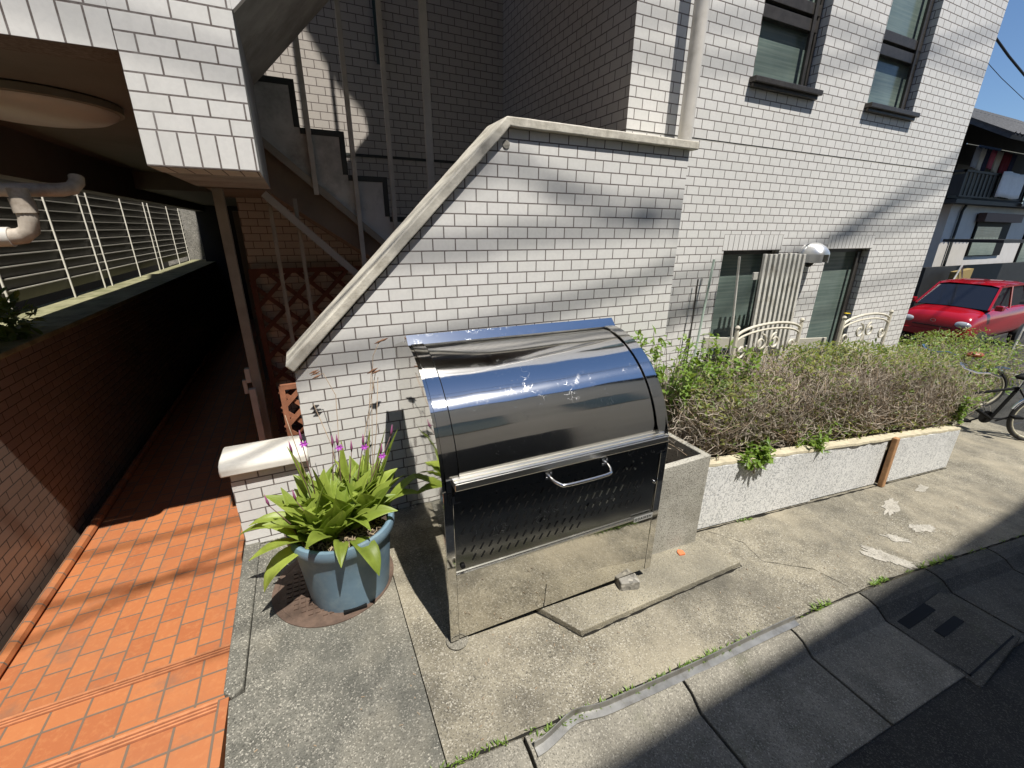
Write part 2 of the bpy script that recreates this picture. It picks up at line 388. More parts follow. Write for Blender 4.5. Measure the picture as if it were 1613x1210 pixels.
# asphalt street sheet reaches the horizon; drops a little below the pavement
def road_z(x, y):
    return gz(x)-.065 if y < .31 else gz(x)-.45 if x < -1 or y > .5 else gz(x)-.1
sheet('road', lambda x, y: gz(x)-.065, xs_far, [-60, -3.3, .62], M_asph)
sheet('ground', lambda x, y: gz(x)-.5 if x < 7 else gz(x)-.02, [-60, -1.95, .3, 6.9, 7.0, 14, 40, 90], [.31, 20, 60], M_asph)
sheet('pavement_far', lambda x, y: gz(x)+.03, xs_far, [-4.2, -3.3], M_gut)

# concrete apron between building and kerb (two pours) and its thin joint
def ykerb(x):     # back edge of the kerb stones
    pts = [(-.6, .90), (.225, .835), (2.635, .749), (4.05, .62), (7, .35), (14, .0)]
    for (a, ya), (b_, yb) in zip(pts, pts[1:]):
        if x <= b_: return ya+(yb-ya)*(x-a)/(b_-a)
    return pts[-1][1]
def strip(name, x0, x1, ylo, yhi, m, dz=0.0, n=24, thick=.12):
    b = MB(); xs = [x0+(x1-x0)*i/n for i in range(n+1)]
    for x in xs:
        lo = ylo(x) if callable(ylo) else ylo; hi = yhi(x) if callable(yhi) else yhi
        b.v += [(x, lo, gz(x)+dz), (x, hi, gz(x)+dz), (x, lo, gz(x)+dz-thick), (x, hi, gz(x)+dz-thick)]
    for i in range(n):
        a = i*4; b.f += [(a, a+4, a+5, a+1), (a+2, a+3, a+7, a+6), (a, a+2, a+6, a+4), (a+1, a+5, a+7, a+3)]
    b.f += [(0, 1, 3, 2), (n*4, n*4+2, n*4+3, n*4+1)]
    return b.build(name, m, kind='structure')
apl = MB().prism([(-.392, 1.372), (-.392, 2.3), (.194, 2.3), (.194, ykerb(.19)), (-.395, ykerb(-.39)), (-.425, 1.10), (-.44, 1.36)], 'z', -.12, 0)
apl.build('apron', M_apron, kind='structure')
strip('apron', .198, 7.2, lambda x: ykerb(x), 2.55, M_apron2, n=30)
# narrow concrete curb along the passage
MB().prism([(-.392, 2.3), (-.398, 1.40), (-.43, 1.368), (-.462, 1.40), (-.468, 2.24), (-.468, 2.3)], 'z', -.34, .006).build('kerb_strip', M_apron, kind='structure', bev=.008)

# kerb blocks with rounded nose, gutter slabs
jx = [-.88, -.21, .45, 1.115, 1.775, 2.35, 2.95, 3.6, 4.3, 5.0, 5.8, 6.8]
for i, (a, c) in enumerate(zip(jx, jx[1:])):
    a += .006; c -= .006; lo = [(.0, .002), (-.045, .0), (-.085, -.012), (-.12, -.04), (-.135, -.052), (-.43, -.056)]
    b = MB(); n = len(lo)
    for x in (a, c):
        y0 = ykerb(x)-.004
        for dy, dz in lo: b.v.append((x, y0+dy, gz(x)+dz))
        for dy, dz in lo: b.v.append((x, y0+dy, gz(x)-.2))
    N = 2*n
    b.f += [(j, j+1, j+1+N, j+N) for j in range(n-1)]
    b.f += [tuple(range(n))+tuple(range(2*n-1, n-1, -1)), tuple(N+q for q in (list(range(n))+list(range(2*n-1, n-1, -1)))[::-1])]
    b.f += [(n-1, 2*n-1, 2*n-1+N, n-1+N), (0, N, N+n, n)]
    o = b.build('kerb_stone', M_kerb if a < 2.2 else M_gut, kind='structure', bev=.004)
# gutter drain cover
t = thing('drain_cover', 'dark concrete drain cover with two slots in the gutter', 'drain cover')
zc = lambda x: gz(x)-.052
b = MB()
b.prism([(2.335, .27), (2.835, .30), (2.835, .60), (2.335, .60)], 'z', zc(2.58)-.05, zc(2.58)+.012)
o = b.build('cover_slab', M_gut, t, bev=.006); o.rotation_euler = (0, 0, 0)
b = MB(); b.box(2.40, 2.66, .55, .598, zc(2.58)+.0125, zc(2.58)+.015); b.box(2.50, 2.70, .455, .495, zc(2.58)+.0125, zc(2.58)+.015)
b.build('drain_slot', M_black, t)
b = MB(); b.box(2.36, 2.81, .315, .322, zc(2.58)+.0122, zc(2.58)+.014); b.box(2.36, 2.367, .315, .58, zc(2.58)+.0122, zc(2.58)+.014)
b.build('cover_joint', M_black, t)

# orange passage: street level tread, middle tread, passage floor
def nose(y, z, x0=-1.46, x1=-.472):
    for k in range(3):
        yy = y-.012-.014*k
        MB().box(x0, x1, yy-.004, yy+.004, z, z+.003)
b = MB(); b.box(-1.5, -.430, ykerb(-.6), 1.10, -.2, .002); b.box(-1.5, -.4415, 1.10, 1.38, -.2, .002)
b.build('passage_paving', M_or0, kind='structure')
b = MB(); b.box(-1.5, -.47, 1.38, 1.76, -.34, -.14); b.build('passage_step', orange('terracotta_step', .12, .12, (-.472, 1.76)), kind='structure')
b = MB(); b.box(-1.46, -.47, 1.76, 11, -.5, -.32); b.box(-.47, 2.0, 2.5, 11, -.5, -.322); b.build('passage_floor', M_or1, kind='structure')
# grooved nosing strips
gm = tint('nosing_groove', (.26, .09, .04), .6, .2, 30)
b = MB()
for (y, z) in ((1.38, .002), (1.76, -.14)):
    for k in range(3): b.box(-1.46, -.474, y-.016-.013*k, y-.011-.013*k, z, z+.0015)
b.build('step_nosing', gm, kind='structure')
gm2 = tint('nosing_ridge', (.54, .22, .10), .55, .2, 30)
b = MB()
for (y, z) in ((1.38, .002), (1.76, -.14)):
    for k in range(3): b.box(-1.46, -.474, y-.0105-.013*k, y-.005-.013*k, z, z+.004)
    b.box(-1.46, -.474, y-.003, y+.002, z-.004, z+.001)
b.build('step_nosing', gm2, kind='structure')
# coved edge along the boundary wall + gutter
MB().tube([(-1.475, -.2, .0), (-1.475, 1.38, .0), (-1.475, 1.39, -.1), (-1.475, 1.76, -.12), (-1.475, 1.78, -.30), (-1.475, 9, -.30)], .028, 8).build('passage_edging', M_or1, kind='structure', smooth=True)

# ================================================================== BUILDING (facade with recessed windows)
bld = thing('apartment_building', 'white tiled apartment building with four bronze framed windows', 'building', (2.0, 2.498, 0))
bld.location = (0, 0, 0)
def wall_grid(b, xs, zs, y, holes, depth, bs, bt):
    xs = sorted(set(xs)); zs = sorted(set(zs))
    for i in range(len(xs)-1):
        for j in range(len(zs)-1):
            cx = (xs[i]+xs[i+1])/2; cz = (zs[j]+zs[j+1])/2
            if any(h[0] < cx < h[1] and h[2] < cz < h[3] for h in holes): continue
            b.quad((xs[i], y, zs[j]), (xs[i+1], y, zs[j]), (xs[i+1], y, zs[j+1]), (xs[i], y, zs[j+1]))
    for h in holes:
        if h[1]-h[0] > 2: continue
        for xx in (h[0], h[1]): MB().quad((xx, y, h[2]), (xx, y+depth, h[2]), (xx, y+depth, h[3]), (xx, y, h[3])).build('window_reveal', M_side, bld)
        for zz in (h[2], h[3]): MB().quad((h[0], y, zz), (h[1], y, zz), (h[1], y+depth, zz), (h[0], y+depth, zz)).build('window_head' if zz == h[3] else 'window_ledge', M_plaster, bld)
YM = 2.498; XE = 6.355
lowh = [(3.082, 3.775, .35, 1.427), (4.476, 5.19, .35, 1.427)]
uph = [(3.075, 3.79, 2.60, 4.3), (4.52, 5.25, 2.60, 4.3)]
gh = (2.0, XE, 2.173, 2.186)
b = MB(); bs = MB(); bt = MB()
wall_grid(b, [2.0, XE]+[h[0] for h in lowh+uph]+[h[1] for h in lowh+uph], [-1.2, 9.0, 2.173, 2.186]+[h[2] for h in lowh+uph]+[h[3] for h in lowh+uph], YM, lowh+uph+[gh], .13, bs, bt)
b.build('facade_wall', M_main, bld, fix=False)
b = MB(); b.quad((2.0, YM+.006, 2.186), (XE, YM+.006, 2.186), (XE, YM+.0005, 2.172), (2.0, YM+.0005, 2.172)); b.build('wall_groove', M_plaster, bld)
# lintel tiles
for h in lowh: MB().box(h[0]-.02, h[1]+.02, YM-.002, YM+.02, 1.427, 1.552).build('lintel_tiles', M_sold2, bld)
b = MB(); b.quad((XE, YM, -1.2), (XE, 12, -1.2), (XE, 12, 9), (XE, YM, 9)); b.quad((2.0, YM, 2.45), (2.0, 4.4, 2.45), (2.0, 4.4, 9), (2.0, YM, 9)); b.quad((2.0, YM, -.5), (2.0, 4.4, -.5), (2.0, 4.4, 2.45), (2.0, YM, 2.45))
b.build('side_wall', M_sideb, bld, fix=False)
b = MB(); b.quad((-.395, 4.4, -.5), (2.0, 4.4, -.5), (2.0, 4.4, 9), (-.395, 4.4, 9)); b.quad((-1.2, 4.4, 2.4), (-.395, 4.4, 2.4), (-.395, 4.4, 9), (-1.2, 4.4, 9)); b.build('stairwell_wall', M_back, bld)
b = MB(); b.box(-.4, 2.0, 4.392, 4.402, 2.168, 2.19); b.build('stairwell_groove', M_trim, bld)
b = MB(); b.quad((-1.0, YM, 9), (XE, YM, 9), (XE, 12, 9), (-1.0, 12, 9)); b.build('roof', M_plaster, bld)
# windows
def window(h, sash, name='window'):
    x0, x1, z0, z1 = h; y = YM+.095
    fr = MB(); w = .035
    fr.box(x0, x0+w, y-.03, y+.03, z0, z1); fr.box(x1-w, x1, y-.03, y+.03, z0, z1); fr.box(x0+w, x1-w, y-.03, y+.03, z0, z0+w); fr.box(x0+w, x1-w, y-.03, y+.03, z1-w, z1)
    fr.box(x1-w-.085, x1-w-.05, y-.055, y-.031, z0+w, z1-w)
    for zz, hh in sash: fr.box(x0+w, x1-w, y-.045, y-.001, zz, zz+hh)
    f = fr.build('window_frame', M_frame, bld, bev=.003)
    MB().box(x0+w, x1-w, y+.001, y+.006, z0+w, z1-w).build('window_pane', M_glass, f)
    return f
for h in lowh:
    window(h, [])
for h in uph:
    f = window(h, [(2.98, .075), (3.08, .07)])
    s = MB(); s.box(h[0]-.03, h[1]+.03, YM-.055, YM+.13, 2.565, 2.60); s.box(h[0]-.015, h[1]+.015, YM-.03, YM-.001, 2.54, 2.565); s.build('window_sill', M_frame, bld, bev=.004)
# balcony pipes on the facade
t = thing('drain_pipe', 'pale grey downpipe on the facade above the parapet wall', 'pipe', (2.395, 2.385, 2.09))
MB().tube([(0, 0, 0), (0, 0, 5)], .045, 20).build('pipe_body', M_pipe, t, smooth=True)
b = MB(); b.box(-.05, .05, -.045, .10, 1.6, 1.63); b.build('pipe_bracket', M_pipe, t)

# vent hood
t = thing('vent_hood', 'round polished metal vent hood between the lower windows', 'vent', (4.155, YM, 1.37))
b = MB(); b.lathe([(.11, 0), (.11, -.02), (.095, -.022), (.095, -.05)], (0,0,0), 28, 'y'); b.build('collar', M_galv, t, smooth=True)
b = MB(); n = 14
for i in range(9):
    ph = math.pi/2*i/8
    for k in range(n+1):
        th = math.pi*k/n - 0*ph; b.v.append((.105*math.cos(th)*math.cos(ph*.75), -.05-.13*math.sin(ph), .02+.10*math.sin(th)*math.cos(ph)))
for i in range(8):
    for k in range(n): a = i*(n+1)+k; b.f.append((a, a+1, a+n+2, a+n+1))
for i in range(8):   # skirt
    a = i*(n+1); p0 = b.v[a]; p1 = b.v[a+n+1]; b.quad(p0, p1, (p1[0], p1[1], -.05), (p0[0], p0[1], -.05))
    a = i*(n+1)+n; p0 = b.v[a]; p1 = b.v[a+n+1]; b.quad(p0, p1, (p1[0], p1[1], -.05), (p0[0], p0[1], -.05))
b.build('hood', M_galv, t, smooth=True)

# ================================================================== STAIR PARAPET WALL
t = thing('parapet_wall', 'white tiled stair parapet with sloped cement coping', 'wall')
pw = [(-.098, -.1), (2.292, -.1), (2.292, 2.046), (1.045, 2.052), (-.098, .90)]
MB().prism(pw, 'y', 2.228, 2.42).build('tiled_wall', M_stair, t)
MB().box(1.99, 2.292, 2.4205, 2.497, -.1, 2.045).build('wall_return', M_stair, t)
def coping(b, pts, y0, y1, th):
    n = len(pts); pr = []
    for i, p in enumerate(pts):
        p = Vector((p[0], p[1])); a = Vector(pts[max(i-1, 0)]); c = Vector(pts[min(i+1, n-1)])
        d = (c-a).normalized(); pr.append((p, p+Vector((d.y, -d.x))*th))
    poly = [tuple(q[0]) for q in pr]+[tuple(q[1]) for q in reversed(pr)]
    b.prism(poly, 'y', y0, y1)
cp = []
P0, P1, P2 = Vector((-.13, .955)), Vector((1.022, 2.100)), Vector((2.335, 2.094))
for i in range(26): cp.append(tuple(P0.lerp(P1, i/25)+Vector((0, rnd(-.0012, .0012)))))
for i in range(1, 22): cp.append(tuple(P1.lerp(P2, i/21)+Vector((0, rnd(-.001, .001)))))
b = MB(); coping(b, cp, 2.196, 2.45, .046); b.build('coping', M_coping, t, bev=.006)
b = MB(); b.prism([(2.0, 2.046), (2.292, 2.046), (2.292, 2.09), (2.0, 2.09)], 'y', 2.4505, 2.496); b.build('coping_fillet', M_coping, t)
MB().lathe([(.0, -.001), (.02, -.001), (.02, -.004), (.0, -.005)], (1.03, 2.228, 1.98), 20, 'y').build('plug', M_conc, t)

# low pier with white cap
t = thing('entrance_pier', 'low white tiled pier with rounded white cap beside the passage', 'pier')
MB().box(-.458, -.099, 2.236, 2.40, -.34, .452).build('tiled_pier', M_stair, t)
prof = [(2.196, .437), (2.196, .475), (2.212, .497), (2.25, .508), (2.38, .508), (2.42, .500), (2.435, .475), (2.435, .437)]
MB().prism(prof, 'x', -.488, -.0985).build('pier_cap', M_cap, t, smooth=True, bev=.008)

# ================================================================== OVERHEAD LANDING BEAM, LINTEL, CEILING, UPPER STAIR
t = thing('stair_landing', 'white tiled landing beam over the passage with brown ceiling', 'landing')
MB().box(-.469, -.096, 2.232, 3.22, 1.792, 3.6).build('beam', M_plaster, t)
MB().box(-.4688, -.0962, 2.228, 2.2315, 1.9125, 3.6).build('beam_tiles', M_beam, t)
MB().box(-.4692, -.0958, 2.2265, 2.2315, 1.788, 1.9120).build('beam_edge_tiles', M_sold, t, bev=.003)
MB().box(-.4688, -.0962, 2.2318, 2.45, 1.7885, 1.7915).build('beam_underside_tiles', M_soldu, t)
MB().box(-1.20, -.4697, 2.228, 2.40, 2.271, 6.2).build('lintel_wall', M_beam, t)
MB().box(-1.70, -.4697, 2.2265, 2.40, 2.150, 2.2705).build('lintel_tiles', M_sold3, t, bev=.003)
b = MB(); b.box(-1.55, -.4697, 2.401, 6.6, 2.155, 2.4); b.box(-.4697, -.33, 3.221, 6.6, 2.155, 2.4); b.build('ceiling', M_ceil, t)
MB().box(-1.70, -1.5505, 2.401, 11, 1.86, 2.4).build('edge_beam', M_ceil, t)
MB().box(-1.55, -.33, 6.6005, 11, 1.97, 2.4).build('passage_ceiling', M_ceil, t)
MB().box(-1.20, -.36, 4.41, 11, 2.41, 8).build('upper_wall', M_plaster, t)
# upper flight (slab seen from below) and its tiled fascia
t2 = thing('upper_stair_flight', 'plain grey concrete stair flight rising overhead', 'stair')
def ZS(x): return 2.35+1.03*(x+.096)
MB().prism([(-.0955, ZS(-.0955)), (1.9, ZS(1.9)), (1.9, ZS(1.9)+1.4), (-.0955, 3.6)], 'y', 2.262, 3.30).build('flight_slab', M_plaster, t2)
MB().prism([(-.0955, ZS(-.0955)-.02), (2.0, ZS(2.0)-.02), (2.0, 5.2), (-.0955, 4.2)], 'y', 2.228, 2.2615).build('fascia_tiles', M_beam, t2)
# unseen front wall added higher up; opening shaped to cast the sun patch
MB().box(1.985, 2.001, 2.2632, 2.497, 3.6, 9.1).build('light_leak_stop', M_beam, t2)  # unseen filler added to stop a sunlight leak
hole = [(.05, 7.95), (.62, 7.93), (.82, 7.56), (.91, 7.42), (.95, 7.31), (1.04, 7.25), (1.14, 7.15), (1.17, 7.03), (1.17, 6.72), (.91, 6.45), (.05, 6.7)]
HOLE = hole
fr = [(-.4690, 3.5), (2.0, 5.0), (2.0, 9.1), (-.4690, 9.1)]
bm = bmesh.new()
def ring(pts, y): return [bm.verts.new((x, y, z)) for x, z in pts]
def fill_with_hole(outer, inner, y):
    vo = ring(outer, y); vi = ring(inner, y)
    es = [bm.edges.new((vs[i], vs[(i+1) % len(vs)])) for vs in (vo, vi) for i in range(len(vs))]
    bmesh.ops.triangle_fill(bm, use_beauty=True, use_dissolve=False, edges=es)
fill_with_hole(fr, hole, 2.2625)
me = bpy.data.meshes.new('sun_patch_mask'); bm.to_mesh(me); bm.free(); me.materials.append(M_beam)
o = bpy.data.objects.new('sun_patch_mask', me); sc.collection.objects.link(o); o.parent = t2
MB().box(-.469, 2.0, 2.5, 4.4, 8.9, 9.0).build('stairwell_roof', M_plaster, t2)

# ================================================================== STAIR FLIGHT BEHIND THE PARAPET
t = thing('stair_flight', 'grey stair flight with dark edged steps behind the parapet', 'stair')
Y0, Y1 = 3.40, 4.39
steps = [(-.46, 2.69, -.145), (-.145, 2.431, .121), (.121, 2.171, .383), (.383, 1.911, .64), (.64, 1.651, .90), (.90, 1.391, 1.16), (1.16, 1.131, 1.995)]
poly = []
for x0, z, x1 in steps: poly += [(x0, z), (x1, z)]
low = [(1.995, .95), (1.2, .95), (-.10, 2.10), (-.46, 2.42)]
MB().prism(poly+low, 'y', Y0, Y1).build('steps', M_stairside, t)
b = MB()
for i, (x0, z, x1) in enumerate(steps[:-1]):
    zn = steps[i+1][1]
    b.box(x0-.0005, x1+.003, Y0-.004, Y0+.03, z-.032, z+.003); b.box(x1-.032, x1+.003, Y0-.004, Y0+.03, zn+.003, z-.032)
b.build('step_edging', M_trim, t)
b = MB(); b.prism([(-.46, 2.42), (1.2, .95), (1.2, .90), (-.46, 2.36)], 'y', Y0-.02, Y0+.02); b.build('stringer_edge', M_steelpaint2, t)
b = MB(); b.prism([(-.46, 2.30), (-.10, 2.085), (1.2, .935), (1.2, .88), (-.13, 1.80), (-.46, 1.80)], 'y', Y0+.04, Y1); b.build('soffit', tint('soffit_bounce_brown', (.20, .16, .125), .85, .2, 4), t)  # warm bounce and shade are put into the soffit's brown
b = MB(); b.box(-.0955, 1.99, 2.5, 3.38, .3, .35); b.build('first_flight_landing', M_conc, t)

# stair balusters (flat grey posts)
PG = 'upright posts of the stair railing'
plabs = ['thin grey stair post nearest the overhead landing', 'second thin grey stair post from the landing, in front of the dark steps',
         'third grey stair post, left of the widest one', 'widest grey stair post in the stairwell']
for i, (x, w, zb) in enumerate([(.168, .030, 1.78), (.425, .030, 1.2), (.672, .030, 1.0), (.955, .052, .9)]):
    o = MB().box(-w/2, w/2, -.012, .012, 0, 6-zb).build('railing_post', M_steelpaint, bev=.002)
    o.location = (x, 3.375, zb); o['label'] = plabs[i]; o['category'] = 'post'; o['group'] = PG
o = MB().bar((-.142, 3.30, 1.771), (.60, 3.30, 1.02), .03, .045).build('handrail', tint('grey_rail', (.34, .33, .30), .5, .1, 5)); o['label'] = 'sloping grey handrail under the dark stairs'; o['category'] = 'handrail'
o = MB().box(1.18, 1.22, 4.34, 4.36, 2.72, 4.2).build('meter_cover', mat('teal_metal', (.03, .06, .065), .5)); o.location = (-.36, 0, .15)
o['label'] = 'dark teal strip fixed high on the stairwell wall'; o['category'] = 'fitting'

# passage post, gate post, trellis
t = thing('steel_column', 'tall brownish steel column at the passage edge', 'column', (-.385, 3.32, -.32))
MB().box(-.028, .028, -.028, .028, 0, 2.111).build('column_shaft', M_steelpaint2, t, bev=.003)
MB().box(-.06, -.0285, -.03, .02, .88, .98).build('latch_box', M_steelpaint, t, bev=.004)
MB().box(-.085, -.0605, -.02, .01, .80, .90).build('latch_bolt', M_steelpaint, t, bev=.003)
o = MB().box(-.02, .02, -.02, .02, 0, .86).build('gate_post', M_steelpaint, bev=.003); o.location = (-.41, 3.22, -.32)
o['label'] = 'short beige gate post leaning on the steel column'; o['category'] = 'post'
for x in (-.12, .03):
    o = MB().box(-.012, .012, -.012, .012, 0, 1.85).build('under_stair_post', M_steelpaint2); o.location = (x, 3.34, -.1)
    o['label'] = 'dim brown post in front of the dark trellis' if x < 0 else 'dim brown post right of the trellis under the handrail'; o['category'] = 'post'
def trellis(label, loc, Wt, H, pitch, sw, m):
    t = thing('trellis', label, 'trellis', loc); b = MB(); f = sw*1.15
    b.box(0, f, -.012, .012, 0, H); b.box(Wt-f, Wt, -.012, .012, 0, H); b.box(f, Wt-f, -.012, .012, H-f, H); b.box(f, Wt-f, -.012, .012, 0, f)
    b.build('trellis_frame', m, t); bb = [MB(), MB()]
    for s_ in (0, 1):
        c = -Wt if s_ == 0 else 0.0
        while c < H+Wt:
            z0 = c; z1 = c+Wt if s_ == 0 else c-Wt; dz = z1-z0; ta, tb = sorted(((f*.5-z0)/dz, (H-f*.5-z0)/dz)); t0, t1 = max(0, ta), min(1, tb)
            if t1 > t0+.03: bb[s_].bar((Wt*t0, -.006+.013*s_, z0+dz*t0), (Wt*t1, -.006+.013*s_, z0+dz*t1), .009, sw, (1, 0, -1 if s_ == 0 else 1))
            c += pitch
    bb[0].build('trellis_slats', m, t); bb[1].build('trellis_slats', m, t)
trellis('tall shade-toned brown trellis against the shaded tiled wall', (-.40, 4.33, -.30), .92, 1.54, .235, .036, tint('shaded_trellis_wood', (.11, .042, .03), .75, .3, 14))  # wood darkened so its colour carries the shade under the stairs
trellis('small sunlit orange brown trellis behind the tiled pier', (-.215, 2.75, -.1), .36, .79, .125, .026, M_trellis)

# ceiling lamp
t = thing('ceiling_lamp', 'round domed ceiling lamp under the passage ceiling', 'lamp', (-1.06, 3.18, 2.1545))
MB().lathe([(0, 0), (.33, 0), (.34, -.008), (.34, -.038), (.31, -.042)], n=48).build('lamp_base', M_steelpaint2, t, smooth=True)
MB().lathe([(.32, -.042), (.312, -.055), (.27, -.078), (.20, -.094), (.11, -.103), (0, -.106)], n=48).build('lamp_shade', M_lamp, t, smooth=True)

# pvc pipe elbow at the passage mouth
t = thing('overhead_pvc_pipe', 'old beige PVC pipe elbow hanging under the passage ceiling', 'pipe', (0, 0, 0))
MB().tube([(-1.4910, 2.5560, 1.6923), (-0.9159, 2.5560, 1.7083), (-0.8520, 2.5613, 1.7115), (-0.8179, 2.5773, 1.7211), (-0.8041, 2.5986, 1.7456), (-0.8041, 2.6092, 1.7669)], .026, 14).build('upper_pipe', M_gaspipe, t, smooth=True)
MB().tube([(-0.9532, 2.4815, 1.7083), (-0.9500, 2.4815, 1.6018), (-0.9585, 2.4815, 1.5539), (-0.9851, 2.4815, 1.5326), (-1.0224, 2.4815, 1.5273), (-1.3845, 2.4815, 1.5219)], .031, 14).build('lower_elbow', M_gaspipe, t, smooth=True)
MB().tube([(-0.9521, 2.4815, 1.6710), (-0.9500, 2.4815, 1.6178)], .036, 16).build('pipe_socket', M_gaspipe, t, smooth=True)
MB().tube([(-1.0171, 2.4815, 1.5283), (-1.0863, 2.4815, 1.5273)], .037, 16).build('pipe_socket', M_pipe, t, smooth=True)

# ================================================================== LEFT BOUNDARY WALL, FENCE, SHRUB
t = thing('boundary_wall', 'dark brown tiled boundary wall along the passage', 'wall')
MB().box(-1.95, -1.555, -1.5, 11.5, -.6, .88).build('tiled_wall', M_brown, t)
MB().box(-2.1, -1.54, -1.5, 11.5, .8802, .915).build('wall_ledge', tint('mossy_ledge', (.27, .26, .15), .9, .4, 7, bmp=.5, dirt=((.10, .11, .04), 4)), t, bev=.006)
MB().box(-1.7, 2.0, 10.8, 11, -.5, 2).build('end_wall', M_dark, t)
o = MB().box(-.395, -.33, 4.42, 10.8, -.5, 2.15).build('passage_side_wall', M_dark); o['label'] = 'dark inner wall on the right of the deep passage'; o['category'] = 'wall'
o = MB().box(-.62, -.54, 6.2, 6.3, -.32, 1.75).build('door_jamb', tint('grey_jamb', (.16, .165, .16), .7, .1, 3)); o['label'] = 'grey upright door jamb deep inside the passage'; o['category'] = 'door frame'
t = thing('louvre_fence', 'grey aluminium louvre fence on top of the boundary wall', 'fence', (-2.02, 0, .915))
Mfr = tint('sunlit_edge_tone', (.80, .77, .68), .4, .1, 6); Msl = tint('dark_louvre', (.085, .08, .07), .6, .2, 6)  # sun on slat tops and posts painted as the pale edge tone
ys = [3.35, 4.55, 5.62, 6.40, 6.62, 7.7, 8.72, 8.94, 10.1, 11.0]
b = MB(); e = MB()
for k in range(11):
    z = .10+k*.086; b.prism([(-.03, z-.012), (-.002, z+.078), (-.006, z+.082), (-.034, z-.008)], 'y', 2.0, 11.2) ; 
    e.box(-.012, .003, 2.0, 11.2, z+.0795, z+.0885)
b.build('louvres', Msl, t); e.build('sunlit_louvre_edges', Mfr, t)
for y in ys:
    MB().box(.0035, .015, y-.006, y+.006, 0, 1.04).build('fence_post', Mfr, t)
o = MB().box(-2.55, -2.5, 1, 12, 0, 1.9).build('hedge_backing_wall', M_dark); o['label'] = 'dark neighbouring wall behind the louvre fence'; o['category'] = 'wall'
t = thing('side_neighbour_building', 'pale grey building glimpsed over the louvre fence', 'building', (-4.2, 0, 0))
MB().box(-2, 0, -6, 16, -1, 2.9).build('lower_wall', M_conc, t); MB().box(-2, -.3, -6, 16, 2.9, 7).build('upper_wall', M_housew, t)
for k in range(5): MB().box(-.02, .02, 3.2+2.4*k, 4.6+2.4*k, 1.5, 2.7).build('window', M_frame, t)
MB().box(0, 8, 11.6, 11.9, -1, 7).build('rear_wall', M_conc, t)
def foliage(b, c, rad, n, L, w, seg=2, flat=.0):
    for i in range(n):
        while True:
            p = Vector((rnd(-1, 1), rnd(-1, 1), rnd(-1, 1)))
            if .35 < p.length < 1: break
        k = .75+.35*mnoise.noise(p*2.3+Vector(c)*3)
        q = Vector((c[0]+p.x*rad[0]*k, c[1]+p.y*rad[1]*k, c[2]+p.z*rad[2]*k))
        d = Vector((p.x+rnd(-.8, .8), p.y+rnd(-.8, .8), p.z+rnd(-.5, 1)))
        b.leaf(q, d, (rnd(-.6, .6), rnd(-.6, .6), 1), L*rnd(.6, 1.2), w*rnd(.7, 1.2), .2, seg)
t = thing('ledge_shrub', 'leafy green shrub growing on the boundary wall ledge', 'shrub', (-1.75, 3.1, .91))
b = MB()
for c, r_ in (((0, .0, .22), (.27, .42, .30)), ((.02, .55, .12), (.22, .35, .2)), ((.0, -.75, .3), (.3, .5, .4))): foliage(b, c, r_, 420, .075, .03, 3)
b.build('foliage', M_leafd, t)
b = MB()
for i in range(14): b.tube([(rnd(-.05, .05), rnd(-.2, .2), 0), (rnd(-.1, .1), rnd(-.3, .3), .2), (rnd(-.2, .2), rnd(-.4, .4), .42)], [.008, .006, .003], 5)
b.build('branches', M_twig2, t)

# ================================================================== STAINLESS BIN
T_ = thing('waste_bin_locker', 'stainless steel curved lid rubbish locker by the tiled wall', 'bin', (.3359, 1.2383, .012), -.0247)
BW = 1.015; D = .80; cy, cz, rad = .475, .645, .475
def arc(r, n, a0=math.pi, a1=math.pi/2): return [(cy+r*math.cos(a0+(a1-a0)*i/n), cz+r*math.sin(a0+(a1-a0)*i/n)) for i in range(n+1)]
prof = [(0, 0), (0, cz)]+arc(rad, 28)[1:]+[(cy+.10, 1.105), (D, 1.035), (D, 0)]
for x in (0, BW-.012):
    MB().prism(prof, 'x', x, x+.012).build('side_panel', M_steel, T_, smooth=True)
# rolled rim strips along the arc at each side
for x0, x1 in ((.0125, .062), (BW-.062, BW-.0125)):
    b = MB(); A = arc(rad+.003, 30); B = arc(rad-.012, 30)
    b.prism([(0-.003, .745)]+A+[(cy+.03, cz+rad+.003), (cy+.03, cz+rad-.012)]+B[::-1]+[(.012, .745)], 'x', x0, x1); b.build('lid_rim', M_steel2, T_, smooth=True)
b = MB(); A = arc(rad-.006, 40); B = arc(rad-.016, 40)
b.prism(A+B[::-1], 'x', .068, BW-.068); b.build('curved_lid', M_steel2, T_, smooth=True)
b = MB(); A = arc(rad-.02, 40); B = arc(rad-.024, 40); b.prism(A+B[::-1], 'x', .0125, BW-.0125); b.build('lid_shadow_gap', M_black, T_, smooth=True)
b = MB(); b.prism([(cy-.034, 1.1195), (cy+.000, 1.153), (cy+.034, 1.141), (cy+.034, 1.121), (cy-.02, 1.1195)], 'x', .0, BW); b.build('top_strip', steel('stainless_strip', .10, (.80, .80, .79), .01, .01), T_)
b = MB(); b.prism([(cy+.036, 1.085), (cy+.036, 1.10), (D, 1.03), (D, 1.015)], 'x', .013, BW-.013); b.build('top_plate', M_steeld, T_)
b = MB(); b.box(.013, BW-.013, D-.01, D-.002, .02, 1.012); b.build('back_panel', M_steel, T_)
# front bar with ridges
t3 = MB(); t3.box(.036, BW-.036, -.034, .035, .715, .742); o = t3.build('lid_bar', M_steelb, T_, bev=.003)
b = MB(); b.box(.036, BW-.036, -.031, -.018, .7425, .747); b.box(.036, BW-.036, -.008, .004, .7425, .747); b.box(.036, BW-.036, .014, .026, .7425, .747); b.build('bar_ridge', M_steelb, o)
b = MB(); b.box(.037, BW-.037, -.026, -.016, .668, .7148); b.build('bar_lip', M_steeld, o)
